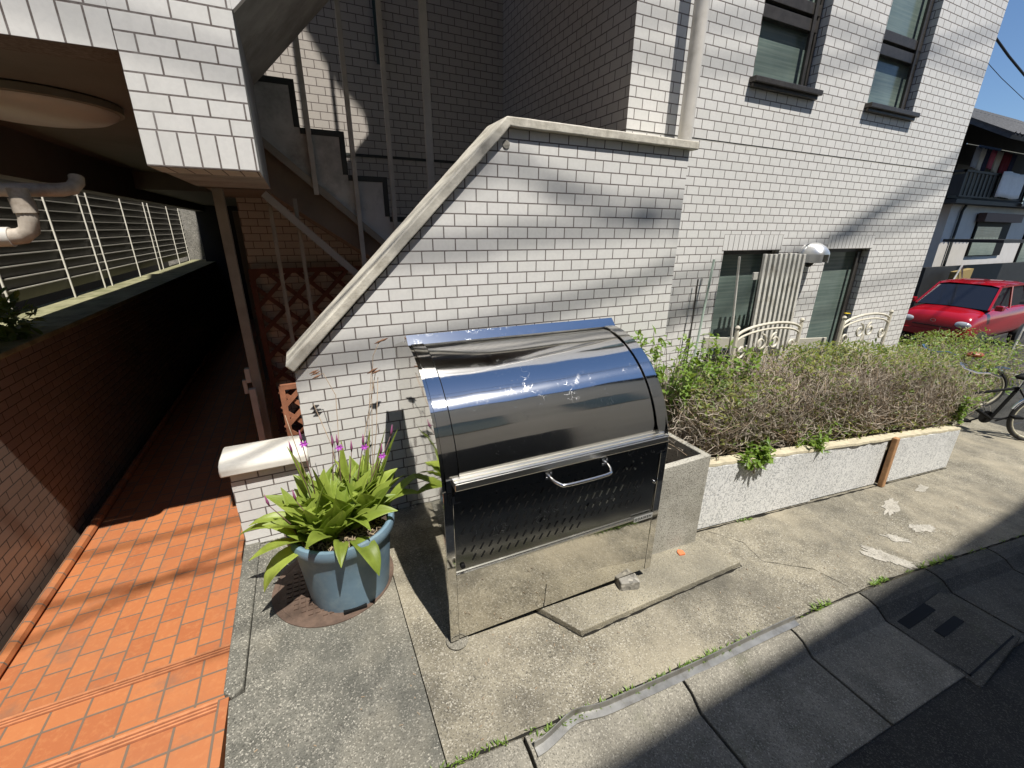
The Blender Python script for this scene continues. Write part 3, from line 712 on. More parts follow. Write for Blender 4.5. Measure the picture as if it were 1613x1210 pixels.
# front frame
for x0 in (.0, BW-.035): MB().box(x0, x0+.035, -.003, .012, .0, .70).build('front_frame', M_steel, T_, bev=.0015)
d = MB().box(.0365, BW-.0365, .004, .012, .332, .700).build('door_panel', M_steeld, T_)
MB().box(.0365, BW-.0365, .0, .010, .003, .3225).build('lower_panel', M_steel, T_)
b = MB(); b.box(.0365, BW-.0365, -.006, .010, .3226, .3295); b.build('panel_lip', M_steelb, T_)
b = MB()
rows = [(.655, .09, 11), (.655, .33, 9), (.605, .06, 22), (.560, .10, 20), (.515, .06, 24), (.470, .10, 22), (.425, .06, 24), (.385, .10, 14)]
for z, xs_, n in rows:
    for k in range(n):
        x = xs_+k*.036
        if x > BW-.10: break
        b.prism([(x, z-.012), (x+.005, z-.013), (x+.019, z+.012), (x+.014, z+.013)], 'y', .002, .0045)
b.build('vent_slots', M_black, d)
M_gl = mat('slot_glint_tone', (.7, .7, .66), .3, 1.0)  # bright marks painted for light glinting through the slots
for k in range(7):
    x = .56+k*.036; MB().prism([(x, .503), (x+.004, .502), (x+.017, .527), (x+.013, .528)], 'y', .0005, .002).build('painted_slot_glint', M_gl, d)
for k in range(5):
    x = .60+k*.036; MB().prism([(x, .458), (x+.004, .457), (x+.010, .470), (x+.006, .471)], 'y', .0005, .002).build('painted_slot_glint', M_gl, d)
for x, z in ((.80, .60), (.83, .63), (.86, .655), (.845, .59), (.88, .61), (.87, .64)): MB().box(x, x+.006, .0005, .002, z, z+.006).build('painted_slot_glint', M_gl, d)
# handle
hx0, hx1 = .400, .655
h_ = MB(); pts = [(hx0, -.03, .69), (hx0, -.055, .688), (hx0+.012, -.088, .684), (hx0+.045, -.105, .682), (hx1-.045, -.105, .682), (hx1-.012, -.088, .684), (hx1, -.055, .688), (hx1, -.03, .69)]
pts = [Vector(p) for p in pts]; sm = []
for i in range(len(pts)-1):
    for k in range(5):
        tt = k/5; p0 = pts[max(i-1, 0)]; p1 = pts[i]; p2 = pts[i+1]; p3 = pts[min(i+2, len(pts)-1)]
        sm.append(.5*((2*p1)+(p2-p0)*tt+(2*p0-5*p1+4*p2-p3)*tt*tt+(3*p1-p0-3*p2+p3)*tt**3))
sm.append(pts[-1])
h_.tube(sm, .0065, 12); hd = h_.build('handle', M_chrome, T_, smooth='all')
for x in (hx0, hx1):
    b = MB(); b.box(x-.014, x+.014, -.034, -.0265, .674, .706)
    for zz in (.682, .698): b.lathe([(0, -.0375), (.004, -.0368), (.0045, -.0345)], (x+(.009 if zz > .69 else -.009), 0, zz), 10, 'y')
    b.build('handle_bracket', M_chrome, hd, smooth=True)
MB().lathe([(0, -.006), (.009, -.005), (.010, .003)], (.062, 0, .36), 14, 'y').build('lock_knob', M_black, T_, smooth=True)
MB().lathe([(0, -.006), (.007, -.005), (.008, .003)], (BW-.05, 0, .50), 14, 'y').build('lock_knob', M_chrome, T_, smooth=True)
# name plate
pl = MB().box(.868, .975, -.0085, -.0062, .3125, .3375).build('name_plate', mat('plate_silver', (.62, .62, .60), .35, .6), T_)
def text(s_, size, m, parent, loc, rot, name='lettering', ext=.0004):
    c = bpy.data.curves.new(name, 'FONT'); c.body = s_; c.size = size; c.extrude = ext; c.align_x = 'LEFT'; c.align_y = 'CENTER'; c.space_character = 1.25; c.offset = size*.012
    tmp = bpy.data.objects.new(name, c); sc.collection.objects.link(tmp)
    me = bpy.data.meshes.new_from_object(tmp.evaluated_get(bpy.context.evaluated_depsgraph_get())); bpy.data.objects.remove(tmp)
    o = bpy.data.objects.new(name, me); me.materials.clear(); me.materials.append(m); sc.collection.objects.link(o)
    o.parent = parent; o.location = loc; o.rotation_euler = rot; return o
text('DAIKEN', .0185, M_black, pl, (.889, -.0089, .325), (R(90), 0, 0))
b = MB(); b.lathe([(.0075, -.009), (.0075, -.0085), (.0055, -.0085), (.0055, -.009), (.0075, -.009)], (.879, 0, .325), 20, 'y'); b.lathe([(0, -.009), (.0028, -.009), (.0028, -.0085)], (.879, 0, .325), 14, 'y'); b.build('logo', M_black, pl)
# feet
for x, y, zz in ((.05, .05, .0), (BW-.06, .05, .0), (.05, .72, .0), (BW-.06, .72, 0)):
    MB().box(x-.02, x+.02, y-.02, y+.02, -.010, .003).build('foot', M_black, T_)
# leveling block and ring under the locker
o = MB().box(-.05, .05, -.085, .03, -.035, .035).build('levelling_block', M_conc, bev=.006, seg=3); o.location = (1.225, 1.262, gz(1.2)+.040); o.rotation_euler = (0, R(4), R(-14))
o['label'] = 'small grey concrete block propping the locker corner'; o['category'] = 'block'
o = MB().lathe([(.045, 0), (.045, .0035), (.038, .0035), (.038, 0.001), (0, .001)], n=32).build('anchor_plate', M_kerb); o.location = (.365, 1.245, .001)
o['label'] = 'thin round plate on the ground at the locker corner'; o['category'] = 'plate'

# thin raised slab between locker and planter
b = MB(); pts = [(.70, 1.32), (.855, 1.075), (1.92, 1.12), (1.86, 1.40), (1.3, 1.5), (.9, 1.6)]
n = len(pts)
for dz in (-.03, .030):
    for x, y in pts: b.v.append((x, y, gz(x)+dz))
b.f = [tuple(range(n-1, -1, -1)), tuple(range(n, 2*n))]+[(i, (i+1) % n, (i+1) % n+n, i+n) for i in range(n)]
o = b.build('paving_slab', M_slabm, bev=.004); o['label'] = 'thin pale concrete slab under the locker right corner'; o['category'] = 'slab'
o = MB().prism([(0, 0), (.035, -.006), (.042, .02), (.022, .036), (.004, .022)], 'z', 0, .014).build('terracotta_shard', M_rust); o.location = (1.63, 1.275, gz(1.63)+.023)
o['label'] = 'small orange terracotta shard beside the concrete planter box'; o['category'] = 'shard'

# concrete planter box
t = thing('concrete_planter_box', 'weathered square concrete planter box right of the locker', 'planter')
gzb = gz(1.65)-.02
b = MB(); X0, X1, YA, YB, ZT, th = 1.445, 1.815, 1.335, 1.90, .465, .035
b.box(X0, X1, YA, YA+th, gzb, ZT); b.box(X0, X1, YB-th, YB, gzb, ZT); b.box(X0, X0+th, YA+th, YB-th, gzb, ZT); b.box(X1-th, X1, YA+th, YB-th, gzb, ZT)
b.build('box_walls', M_conc_l, t, bev=.004)
MB().box(X0+th, X1-th, YA+th, YB-th, gzb, .30).build('soil', M_soil, t)

# ---------------------------------------------------------------- plastered bed with embossed boards
t = thing('garden_bed', 'low planter bed faced with white embossed boards', 'planter')
def bedy(x): return 1.433+(1.305-1.433)*(x-1.83)/(4.87-1.83)
def bedtop(x): return .315+(.0-.315)*(x-1.83)/(4.87-1.83)
segs = [(1.832, 3.0), (3.01, 3.80), (3.87, 4.865)]
for i, (a, c) in enumerate(segs):
    b = MB(); n = 6; dy = .0 if i != 1 else .012
    for x in [a+(c-a)*k/n for k in range(n+1)]:
        g_ = gz(x)+.012
        b.v += [(x, bedy(x)+dy, g_), (x, bedy(x)+dy, bedtop(x)), (x, bedy(x)+dy+.018, bedtop(x)), (x, bedy(x)+dy+.018, g_)]
    for k in range(n):
        q = k*4; b.f += [(q+i_, q+(i_+1) % 4, q+4+(i_+1) % 4, q+4+i_) for i_ in range(4)]
    b.f += [(0, 3, 2, 1), (n*4, n*4+1, n*4+2, n*4+3)]
    b.build('embossed_board', M_panel, t)
b = MB(); n = 60
for k in range(n+1):
    x = 1.83+(4.875-1.83)*k/n; j = rnd(-.006, .006)
    b.v += [(x, bedy(x)+.002+j, bedtop(x)+.004), (x, bedy(x)+.004+j, bedtop(x)+.020), (x, bedy(x)+.07, bedtop(x)+.022), (x, bedy(x)+.07, bedtop(x)-.1), (x, bedy(x)+.032, bedtop(x)-.1), (x, bedy(x)+.032, bedtop(x)+.001)]
for k in range(n):
    q = k*6; b.f += [(q+i_, q+(i_+1) % 6, q+6+(i_+1) % 6, q+6+i_) for i_ in range(6)]
b.f += [tuple(range(5, -1, -1)), tuple(n*6+i_ for i_ in range(6))]
b.build('bed_kerb', tint('crumbling_cream_mortar', (.55, .49, .35), .85, .25, 20, bmp=.8), t)
b = MB(); b.v = [(1.83, bedy(1.83)+.033, -.2), (4.86, bedy(4.86)+.033, -.45), (4.86, 2.49, -.45), (1.83, 2.49, -.2), (1.83, bedy(1.83)+.033, .27), (4.86, bedy(4.86)+.033, -.04), (4.86, 2.49, -.02), (1.83, 2.49, .27)]
b.f = [(0,3,2,1),(4,5,6,7),(0,1,5,4),(1,2,6,5),(2,3,7,6),(3,0,4,7)]
b.build('soil', M_soil, t)
o = MB().bar((3.835, bedy(3.83)-.02, gz(3.8)+.0), (3.84, bedy(3.84)-.012, .135), .045, .035, (0, 1, 0)).build('wooden_stake', M_stake, bev=.006); o['label'] = 'brown wooden stake against the white embossed boards'; o['category'] = 'stake'

# ---------------------------------------------------------------- HEDGE
def hedge(name, label, path, half, zlo, zhi, ntw, nlf, mats, leafL=.035, green=.5):
    t = thing(name, label, 'hedge'); tw = MB(); tw2 = MB(); lf = MB(); lf2 = MB()
    def P(s_):
        k = s_*(len(path)-1); i = min(int(k), len(path)-2); u = k-i
        return Vector(path[i]).lerp(Vector(path[i+1]), u), zhi[i]*(1-u)+zhi[i+1]*u, zlo[i]*(1-u)+zlo[i+1]*u
    for i in range(ntw):
        s_ = rnd(0, 1); c, zt, zb = P(s_); off = rnd(-half, half)
        p = Vector((c.x+rnd(-.06, .06), c.y+off*.75, zb+rnd(0, .25)*(zt-zb))); pts = [p]
        tgt = zb+(zt-zb)*(rnd(.45, 1.0)**.55)*(1+.12*mnoise.noise(Vector((c.x*4, off*5, 1)))-.14*(off/half)**2)
        d = Vector((rnd(-.5, .5), rnd(-.6, .6)-(.25 if off < 0 else 0), 1)).normalized()
        seglen = rnd(.03, .055)
        for k in range(16):
            d = (d+Vector((rnd(-.42, .42), rnd(-.42, .42), rnd(-.28, .34)))).normalized()
            q = pts[-1]+d*seglen
            if q.z > tgt: break
            ylim = half*1.05
            if abs(q.y-c.y) > ylim: d.y = -d.y*.6; q.y = c.y+math.copysign(ylim, q.y-c.y)
            pts.append(q)
        if len(pts) < 3: continue
        r0 = rnd(.0014, .0036); (tw if random.random() < .6 else tw2).tube(pts, [r0*(1-.6*k/len(pts)) for k in range(len(pts))], 3, False)
        # side twiglets
        for j in range(3):
            q = pts[random.randrange(1, len(pts))]; e = q+Vector((rnd(-1, 1), rnd(-1, 1), rnd(-.2, 1))).normalized()*rnd(.03, .075)
            tw.tube([q, q.lerp(e, .5)+Vector((rnd(-.008, .008), rnd(-.008, .008), rnd(-.006, .012))), e], [.0014, .0011, .0008], 3, False)
    for i in range(nlf):
        s_ = rnd(0, 1); c, zt, zb = P(s_); off = rnd(-half, half)*1.03
        h_ = rnd(.12, 1.0); g_ = mnoise.noise(Vector((c.x*2.3+7, off*3, h_*2.6)))
        if g_ < .18-green*.5 and random.random() < .92: continue
        edge = max(abs(off)/half, h_)
        if edge < .55: continue
        q = Vector((c.x+rnd(-.03, .03), c.y+off, zb+(zt-zb)*h_*(1.0+.05*g_-.12*(off/half)**2)))
        (lf if random.random() < .5 else lf2).leaf(q, (rnd(-1, 1), rnd(-1, .5), rnd(-.2, 1)), (rnd(-.5, .5), rnd(-.5, .5), 1), leafL*rnd(.6, 1.25), leafL*.42*rnd(.7, 1.2), .2, 2)
    tw.build('twigs', mats[0], t, fix=False); tw2.build('twigs', mats[1], t, fix=False)
    lf.build('foliage', mats[2], t, fix=False); lf2.build('foliage', mats[3], t, fix=False)
    return t
hedge('clipped_hedge', 'half bare clipped hedge in the white boarded bed', [(1.95, 1.80), (2.9, 1.78), (3.9, 1.74), (4.95, 1.68)], .33, [.22, .13, .03, -.10], [.72, .79, .76, .62], 6400, 21000, (M_twig, M_twig2, M_leafo, M_leafd), .036, .62)
hedge('low_hedge', 'low green brown hedge in front of the red car', [(6.5, 2.3), (7.4, 2.45), (8.4, 2.6), (9.6, 2.7)], .55, [-.55, -.6, -.65, -.75], [.22, .24, .22, .18], 1500, 9000, (M_twig, M_twig2, M_leafo, M_leafg), .055, .9)
o_ = thing('hedge_core', 'dark inner branches of the low hedge before the red car', 'hedge'); bpy.data.objects.remove(o_)
# bright green sprigs in hedge
def sprig(name, label, c, r_, n, L, m=M_leafg, stems=10, h=.35):
    t = thing(name, label, 'shrub', c); b = MB(); s = MB()
    for i in range(stems):
        e = Vector((rnd(-1, 1)*r_[0], rnd(-1, 1)*r_[1], r_[2]*rnd(-.2, 1)))
        root = Vector((rnd(-.03, .03), rnd(-.03, .03), -h)); midp = root.lerp(e, .5)+Vector((rnd(-.04, .04), rnd(-.04, .04), 0))
        s.tube([root, midp, e], [.005, .0035, .0015], 4, False)
        for k in range(n//stems):
            u = rnd(.35, 1.05); q = (root.lerp(midp, u*2) if u < .5 else midp.lerp(e, (u-.5)*2))+Vector((rnd(-1, 1), rnd(-1, 1), rnd(-1, 1)))*.022
            b.leaf(q, (rnd(-1, 1), rnd(-1, 1), rnd(-.3, 1)), (rnd(-.5, .5), rnd(-.5, .5), 1), L*rnd(.6, 1.2), L*.42, .2, 2)
    s.build('stems', M_twig, t, fix=False); b.build('foliage', m, t, fix=False); return t
sprig('small_shrub', 'bright green small shrub just right of the locker', (2.00, 1.86, .72), (.20, .22, .26), 900, .056, stems=26, h=.55)
sprig('small_shrub', 'fresh green shoots between locker shrub and window rods', (2.45, 1.85, .74), (.24, .2, .16), 620, .052, stems=16, h=.4)
sprig('green_sprout', 'bright green sprout hanging over the boards near the planter box', (2.36, 1.43, .30), (.17, .07, .08), 300, .052, stems=9, h=.12)
sprig('green_sprout', 'green sprout low in the middle of the clipped hedge', (3.0, 1.44, .25), (.20, .06, .10), 260, .045, stems=9, h=.12)
sprig('green_sprout', 'leafy green sprout at the far right end of the clipped hedge', (4.93, 1.42, .22), (.16, .12, .2), 480, .052, stems=14, h=.25)

# ================================================================== WINDOW CLUTTER: slat rack, chairs, rods, board
t = thing('slatted_panel', 'upright white slatted wooden panel leaning by the window', 'panel')
for k in range(9):
    x = 3.36+.062*k; lean = .05
    MB().bar((x-.0, 2.30, .25), (x+.0, 2.33, 1.405+rnd(-.008, .008)), .022, .03, (1, 0, 0)).build('slat', M_slat, t, bev=.002)
for z, w_ in ((1.235, .06), (.62, .06)):
    MB().box(3.29, 3.92, 2.345, 2.36, z-.03, z+.03).build('crossbar', M_slat, t, bev=.002)
def chair(loc, label):
    t = thing('garden_chair', label, 'chair', loc, 0, 'ornate cream garden chairs')
    b = MB(); w = .40; H = .90
    for s_ in (-1, 1): 
        MB().tube([(s_*w, 0, -.5), (s_*w, 0, H-.02), (s_*w, 0, H+.02)], [.016, .016, .012], 8).build('back_post', M_chair, t, smooth=True)
        MB().lathe([(0, .0), (.014, .008), (.019, .022), (.012, .036), (0, .04)], (s_*w, 0, H+.01), 12).build('finial', M_chair, t, smooth=True)
    for dz, r_ in ((0, .012), (-.045, .009)):
        pts = [(w*math.cos(math.pi*(1-i/16)), 0, H-.05+dz+.085*math.sin(math.pi*i/16)) for i in range(17)]
        MB().tube(pts, r_, 8).build('top_rail', M_chair, t, smooth=True)
    def spiral(cx, cz_, r0, turns, dirn, st):
        return [(cx+r0*(1-.65*k/22)*math.cos(st+dirn*turns*2*math.pi*k/22), -.0, cz_+r0*(1-.65*k/22)*math.sin(st+dirn*turns*2*math.pi*k/22)) for k in range(23)]
    sc_ = MB()
    for s_ in (-1, 1):
        sc_.tube(spiral(s_*.085, H-.12, .07, 1.15, s_, math.pi/2 if s_ > 0 else math.pi/2), .009, 6)
        sc_.tube(spiral(s_*.12, H-.40, .085, 1.1, -s_, math.pi/2), .010, 6)
        sc_.tube(spiral(s_*.32, H-.17, .06, 1.1, -s_, 0 if s_ > 0 else math.pi), .009, 6)
        sc_.tube([(0, 0, H-.16), (s_*.03, 0, H-.24), (s_*.10, 0, H-.30), (s_*.20, 0, H-.36), (s_*.30, 0, H-.40), (s_*w, 0, H-.42)], .009, 6)
        for xx in (.22, .3): sc_.tube([(s_*xx, 0, H-.41), (s_*xx, 0, .0)], .008, 6)
    sc_.tube([(0, 0, H-.16), (0, 0, .0)], .009, 6); sc_.build('scrollwork', M_chair, t, smooth=True)
    MB().tube([(-w, 0, 0), (w, 0, 0)], .010, 6).build('lower_rail', M_chair, t, smooth=True)
    b = MB()
    for k in range(7): b.box(-w+.02, w-.02, -.06-.06*k, -.02-.06*k, -.02, 0)
    b.build('seat', M_chair, t, bev=.003); return t
chair((3.39, 2.18, -.06), 'ornate cream garden chair behind the white slatted panel')
chair((4.82, 2.18, -.09), 'ornate cream garden chair by the right hand lower window')
RG = 'thin rods standing by the left lower window'
for (a, c_, r_, lb) in (((3.19, 2.33, .3), (3.10, 2.36, 1.39), .009, 'white plant rod crossing the left lower window'), ((2.80, 2.40, .2), (2.895, 2.42, 1.37), .009, 'pale green rod at the left edge of the lower window'), ((2.77, 2.42, .3), (2.80, 2.46, 1.22), .006, 'thin dark rod against the tiles left of the window')):
    o = MB().tube([a, c_], r_, 8).build('garden_rod', M_slat if 'white' in lb else M_frame if 'dark' in lb else tint('pale_green_rod', (.45, .55, .47), .5, .05, 3), smooth=True); o['label'] = lb; o['category'] = 'rod'; o['group'] = RG
o = MB().box(-.25, .25, -.012, .012, -.045, .045).build('pale_board', M_board, bev=.003); o.location = (3.10, 2.36, .70); o.rotation_euler = (0, R(6), 0); o['label'] = 'pale board below the left lower window'; o['category'] = 'board'
o = MB().box(-.30, .30, -.012, .012, -.05, .05).build('pale_board', M_board, bev=.003); o.location = (4.33, 2.40, .56); o.rotation_euler = (0, R(4), 0); o['label'] = 'pale board below the right lower window'; o['category'] = 'board'
o = MB().box(-.02, .62, -.1, .04, -.25, .22).build('storage_crate', M_dark, bev=.01); o.location = (3.02, 2.42, .38); o['label'] = 'dark crate under the left lower window'; o['category'] = 'crate'
o = MB().box(-.02, .75, -.1, .04, -.25, .25).build('storage_crate', M_dark, bev=.01); o.location = (4.2, 2.40, .22); o['label'] = 'dark crate under the right lower window'; o['category'] = 'crate'
t = thing('yellow_flower', 'single yellow flower before the right lower window', 'flower', (4.60, 2.25, .3))
MB().tube([(0, 0, 0), (.01, 0, .3), (-.005, 0, .555)], .003, 6).build('stem', M_leafd, t)
b = MB()
for k in range(14): a = 2*math.pi*k/14; b.leaf((-.005, 0, .555), (math.cos(a), math.sin(a), .4), (0, 0, 1), .03, .014, .3, 2)
b.build('petals', mat('yellow_petal', (.85, .62, .01), .5), t)

# ================================================================== POT WITH ORCHIDS
t = thing('plant_pot', 'tall blue plastic pot planted with ground orchids', 'pot', (.010, 1.745, 0))
prof = [(.0, .012), (.145, .012), (.163, .0), (.167, .03), (.176, .12), (.186, .22), (.191, .287), (.193, .290), (.206, .292), (.211, .300), (.212, .325), (.207, .338), (.197, .341), (.188, .336), (.184, .30), (.176, .285), (.0, .285)]
prof = [(r*1.06, z*1.06) for r, z in prof]
MB().lathe(prof[:15], n=64).build('pot_body', M_pot, t, smooth=True)
MB().box(-.048, .048, -.184, -.162, .0, .018).build('pot_notch', M_black, t)
MB().lathe([(0, .325), (.10, .322), (.19, .312)], n=40).build('soil', M_soil, t)
b = MB()
for i in range(420):
    a = rnd(0, 6.28); r_ = .182*math.sqrt(rnd(0, 1)); x, y = r_*math.cos(a), r_*math.sin(a); a2 = rnd(0, 6.28); L = rnd(.015, .05)
    b.tube([(x, y, .323+rnd(0, .012)), (x+L*math.cos(a2), y+L*math.sin(a2),   .326+rnd(0, .014))], rnd(.001, .0024), 4)
b.build('straw_mulch', M_straw, t, fix=False)
t4 = thing('ground_orchid', 'clump of pleated green orchid leaves with purple buds', 'plant', (.018, 1.745, .322))
def bigleaf(b, base, d, L, w, curl, twist=0):
    base = Vector(base); d = Vector(d).normalized(); sd = d.cross(Vector((0, 0, 1)))
    if sd.length < .05: sd = Vector((math.cos(twist), math.sin(twist), 0))
    sd.normalize(); sd = Matrix.Rotation(twist, 3, d) @ sd; up = sd.cross(d); s0 = len(b.v); seg = 9; cols = 7
    g = Vector((0, 0, -1)); p = base.copy(); dd_ = d.copy()
    for i in range(seg+1):
        u = i/seg; ww = w*.5*(math.sin(math.pi*(u*.88+.10))**1.15 if u < 1 else .03)
        for k in range(cols):
            v = (k/(cols-1)-.5)*2; pleat = (.0035 if k % 2 else -.0015)*min(1, ww/.02)
            b.v.append(tuple(p+sd*ww*v+up*(abs(v)*ww*.38+pleat)))
        dd_ = (dd_+g*curl*(.06+.22*u)).normalized(); nsd = sd-dd_*sd.dot(dd_); sd = nsd.normalized(); up = sd.cross(dd_); p = p+dd_*(L/seg)
    for i in range(seg):
        for k in range(cols-1): q = s0+i*cols+k; b.f.append((q, q+1, q+cols+1, q+cols))
b = MB(); st = MB(); bud = MB(); pe = MB()
clumps = [(-.10, -.02), (-.05, -.08), (.02, -.03), (.06, .06), (-.02, .08), (-.09, .07), (.10, -.01), (.00, .00), (-.13, -.06), (.12, .07)]
for (cx_, cy_) in clumps:
    for k in range(13):
        a = rnd(0, 6.28); out = Vector((cx_, cy_, 0))*3.2
        el = rnd(1.0, 3.6); d = Vector((math.cos(a)+out.x, math.sin(a)+out.y, el))
        bigleaf(b, (cx_+rnd(-.02, .02), cy_+rnd(-.02, .02), 0), d, rnd(.17, .29), rnd(.062, .098), rnd(.15, .75), rnd(-.5, .5))
# leaves that break the outline as in the photo
for base, d, L, w, cu in [((-.14, -.08, .0), (-1.3, -.6, .55), .25, .075, 1.5), ((.02, -.12, .0), (.55, -1.2, .9), .24, .085, 1.9), ((-.02, -.12, .0), (-.1, -1.0, 1.2), .20, .06, 1.4), ((.14, .02, 0), (.9, -.3, 1.3), .27, .065, 1.1), ((-.12, .02, 0), (-1.0, .1, 1.2), .28, .06, 1.0),
                          ((.12, .05, 0), (.5, .1, 2.2), .42, .042, .25), ((.13, .06, 0), (.75, .2, 2.2), .42, .045, .3), ((.10, .08, 0), (.35, .3, 2.2), .40, .04, .2), ((.03, .08, 0), (.05, .3, 2.2), .36, .045, .2), ((-.08, .06, 0), (-.45, .2, 2.2), .40, .045, .25), ((-.05, .02, 0), (-.2, -.2, 2.2), .34, .05, .4), ((.15, .0, 0), (1.1, .1, 1.5), .34, .05, .8), ((-.15, .0, 0), (-1.2, .3, 1.0), .30, .055, 1.0)]:
    bigleaf(b, base, d, L, w, cu, rnd(-.4, .4))
b.build('leaves', M_leaf, t4, smooth='all', fix=False)
fl = [(-.10, .02, -.05, .40, 0), (-.09, .02, -.02, .44, 1), (-.03, .05, .03, .38, 0), (.01, .05, .01, .38, 1), (.03, .03, .04, .35, 0), (-.10, -.08, -.06, .24, 0), (-.16, -.09, -.09, .25, 0), (.10, .05, .09, .30, 1), (.06, .05, .06, .36, 1), (.12, .05, .12, .38, 0)]
for x, y, lx, h_, f_ in fl:
    tip = Vector((x+lx, y-.02, h_)); md_ = Vector((x+lx*.4, y, h_*.55)); st.tube([(x, y, 0), md_, tip], [.0028, .0024, .0016], 6)
    bud.tube([tip, tip+Vector((lx*.05, 0, .02)), tip+Vector((lx*.1, 0, .055))], [.002, .0055, .001], 6)
    if f_:
        c = tip+Vector((.005, -.006, -.005))
        for k in range(6):
            a = k*1.05; pe.leaf(c, (math.cos(a), -.5, math.sin(a)*.8), (0, -1, .2), .019, .008, .4, 3)
st.build('flower_stalks', M_stem, t4, smooth='all', fix=False); bud.build('flower_buds', M_bud, t4, smooth='all', fix=False); pe.build('petals', M_petal, t4, fix=False)
# dry stalks with seed pods
M_pod = tint('seed_pod', (.18, .09, .05), .8, .3, 40)
ds = MB()
for x, y, pts_, p_ in [(.12, .06, [(.16, .10, .25), (.20, .22, .50), (.235, .30, .68), (.275, .30, .755)], 1), (.10, .05, [(.15, .12, .3), (.19, .22, .5), (.215, .26, .615)], 1), (-.02, .05, [(.03, .2, .3), (.05, .33, .50), (.01, .38, .60), (-.03, .38, .60)], 1), (.11, .03, [(.20, .18, .35), (.245, .28, .58)], 0), (.13, .04, [(.14, .2, .3), (.235, .28, .60)], 0), (-.08, .05, [(-.13, .1, .3), (-.16, .12, .52)], 0), (.02, .06, [(.0, .2, .3), (-.05, .3, .48)], 0)]:
    P = [Vector((x, y, 0))]+[Vector(q) for q in pts_]; ds.tube(P, [.0022]+[.0017]*(len(P)-1), 5)
    if p_:
        for k in range(3):
            c = P[-1]+Vector((rnd(-.01, .02), rnd(-.005, .005), rnd(-.012, .012))); MB().tube([c-Vector((.022, 0, .008)), c, c+Vector((.022, 0, .008))], [.001, .006, .001], 6).build('seed_pod', M_pod, t4, smooth='all', fix=False)
ds.build('dry_stalks', M_twig2, t4, smooth='all', fix=False)

# manhole cover
t = thing('manhole_cover', 'round rusty patterned manhole cover under the blue pot', 'manhole cover', (-.055, 1.80, .002))
MB().lathe([(.268, -.001), (.268, .003), (.243, .003), (.243, .0015)], n=64).build('cover_rim', M_iron, t)
b = MB(); b.lathe([(.242, .0), (.242, .002), (0, .002)], n=64); b.build('cover_disc', M_iron, t)
b = MB()
for i in range(-8, 9):
    for j in range(-8, 9):
        x, y = i*.028, j*.028
        if x*x+y*y < .205**2: b.box(x-.0095, x+.0095, y-.0095, y+.0095, .0021, .0075)
b.build('cover_studs', M_iron, t)

# ================================================================== SMALL THINGS ON THE APRON
# bent aluminium angle on the kerb
b = MB(); n = 40; xa, xb = .468, 1.834
for k in range(n+1):
    u = k/n; x = xa+(xb-xa)*u; y = .797+(.772-.797)*u+.018*math.exp(-((u-.13)/.05)**2)-.02*math.exp(-((u-.0)/.06)**2); z = gz(x)+.004+.004*math.sin(u*9)
    b.v += [(x, y-.027, z), (x, y-.002, z+.004), (x, y, z+.026), (x, y+.004, z+.026), (x, y+.003, z-.002), (x, y-.027, z-.004)]
for k in range(n):
    q = k*6; b.f += [(q+i_, q+(i_+1) % 6, q+6+(i_+1) % 6, q+6+i_) for i_ in range(6)]
b.f += [tuple(range(5, -1, -1)), tuple(n*6+i_ for i_ in range(6))]
o = b.build('metal_edge_strip', M_alum); o['label'] = 'bent worn aluminium strip lying along the kerb'; o['category'] = 'metal strip'
o = None
# mortar patches
def blob(c, rx, ry, rot, n=70, rough=.30):
    out = []
    for k in range(n):
        a = 2*math.pi*k/n; r_ = 1+rough*mnoise.noise(Vector((math.cos(a)*1.7+c[0]*5, math.sin(a)*1.7, c[1]*7)))*2+.35*mnoise.noise(Vector((math.cos(a)*6+c[0]*5, math.sin(a)*6, c[1]*3)))
        x, y = rx*r_*math.cos(a), ry*r_*math.sin(a); out.append((c[0]+x*math.cos(rot)-y*math.sin(rot), c[1]+x*math.sin(rot)+y*math.cos(rot)))
    return out
plab = ['large white mortar patch nearest the kerb', 'streaky white mortar patch beyond the largest one', 'white mortar patch in the middle of the apron', 'long white mortar patch near the wooden stake', 'small pale mortar patch furthest along the apron']
for (c, rx, ry, rot), lb in zip([((2.83, .87), .14, .055, -1.0), ((3.12, .93), .07, .03, -.7), ((3.45, .92), .09, .04, -.3), ((3.55, 1.14), .15, .04, .25), ((4.15, 1.19), .1, .03, .2)], plab):
    b = MB(); pts = blob(c, rx, ry, rot); n = len(pts)
    b.v = [(x, y, gz(x)+.0035) for x, y in pts]+[(c[0], c[1], gz(c[0])+.005)]; b.f = [(i, (i+1) % n, n) for i in range(n)]
    o = b.build('mortar_patch', M_patch); o['label'] = lb; o['category'] = 'patch'; o['group'] = 'mortar patches on the apron'
crk = mat('crack_dirt', (.02, .019, .016), .95, spec=.1)
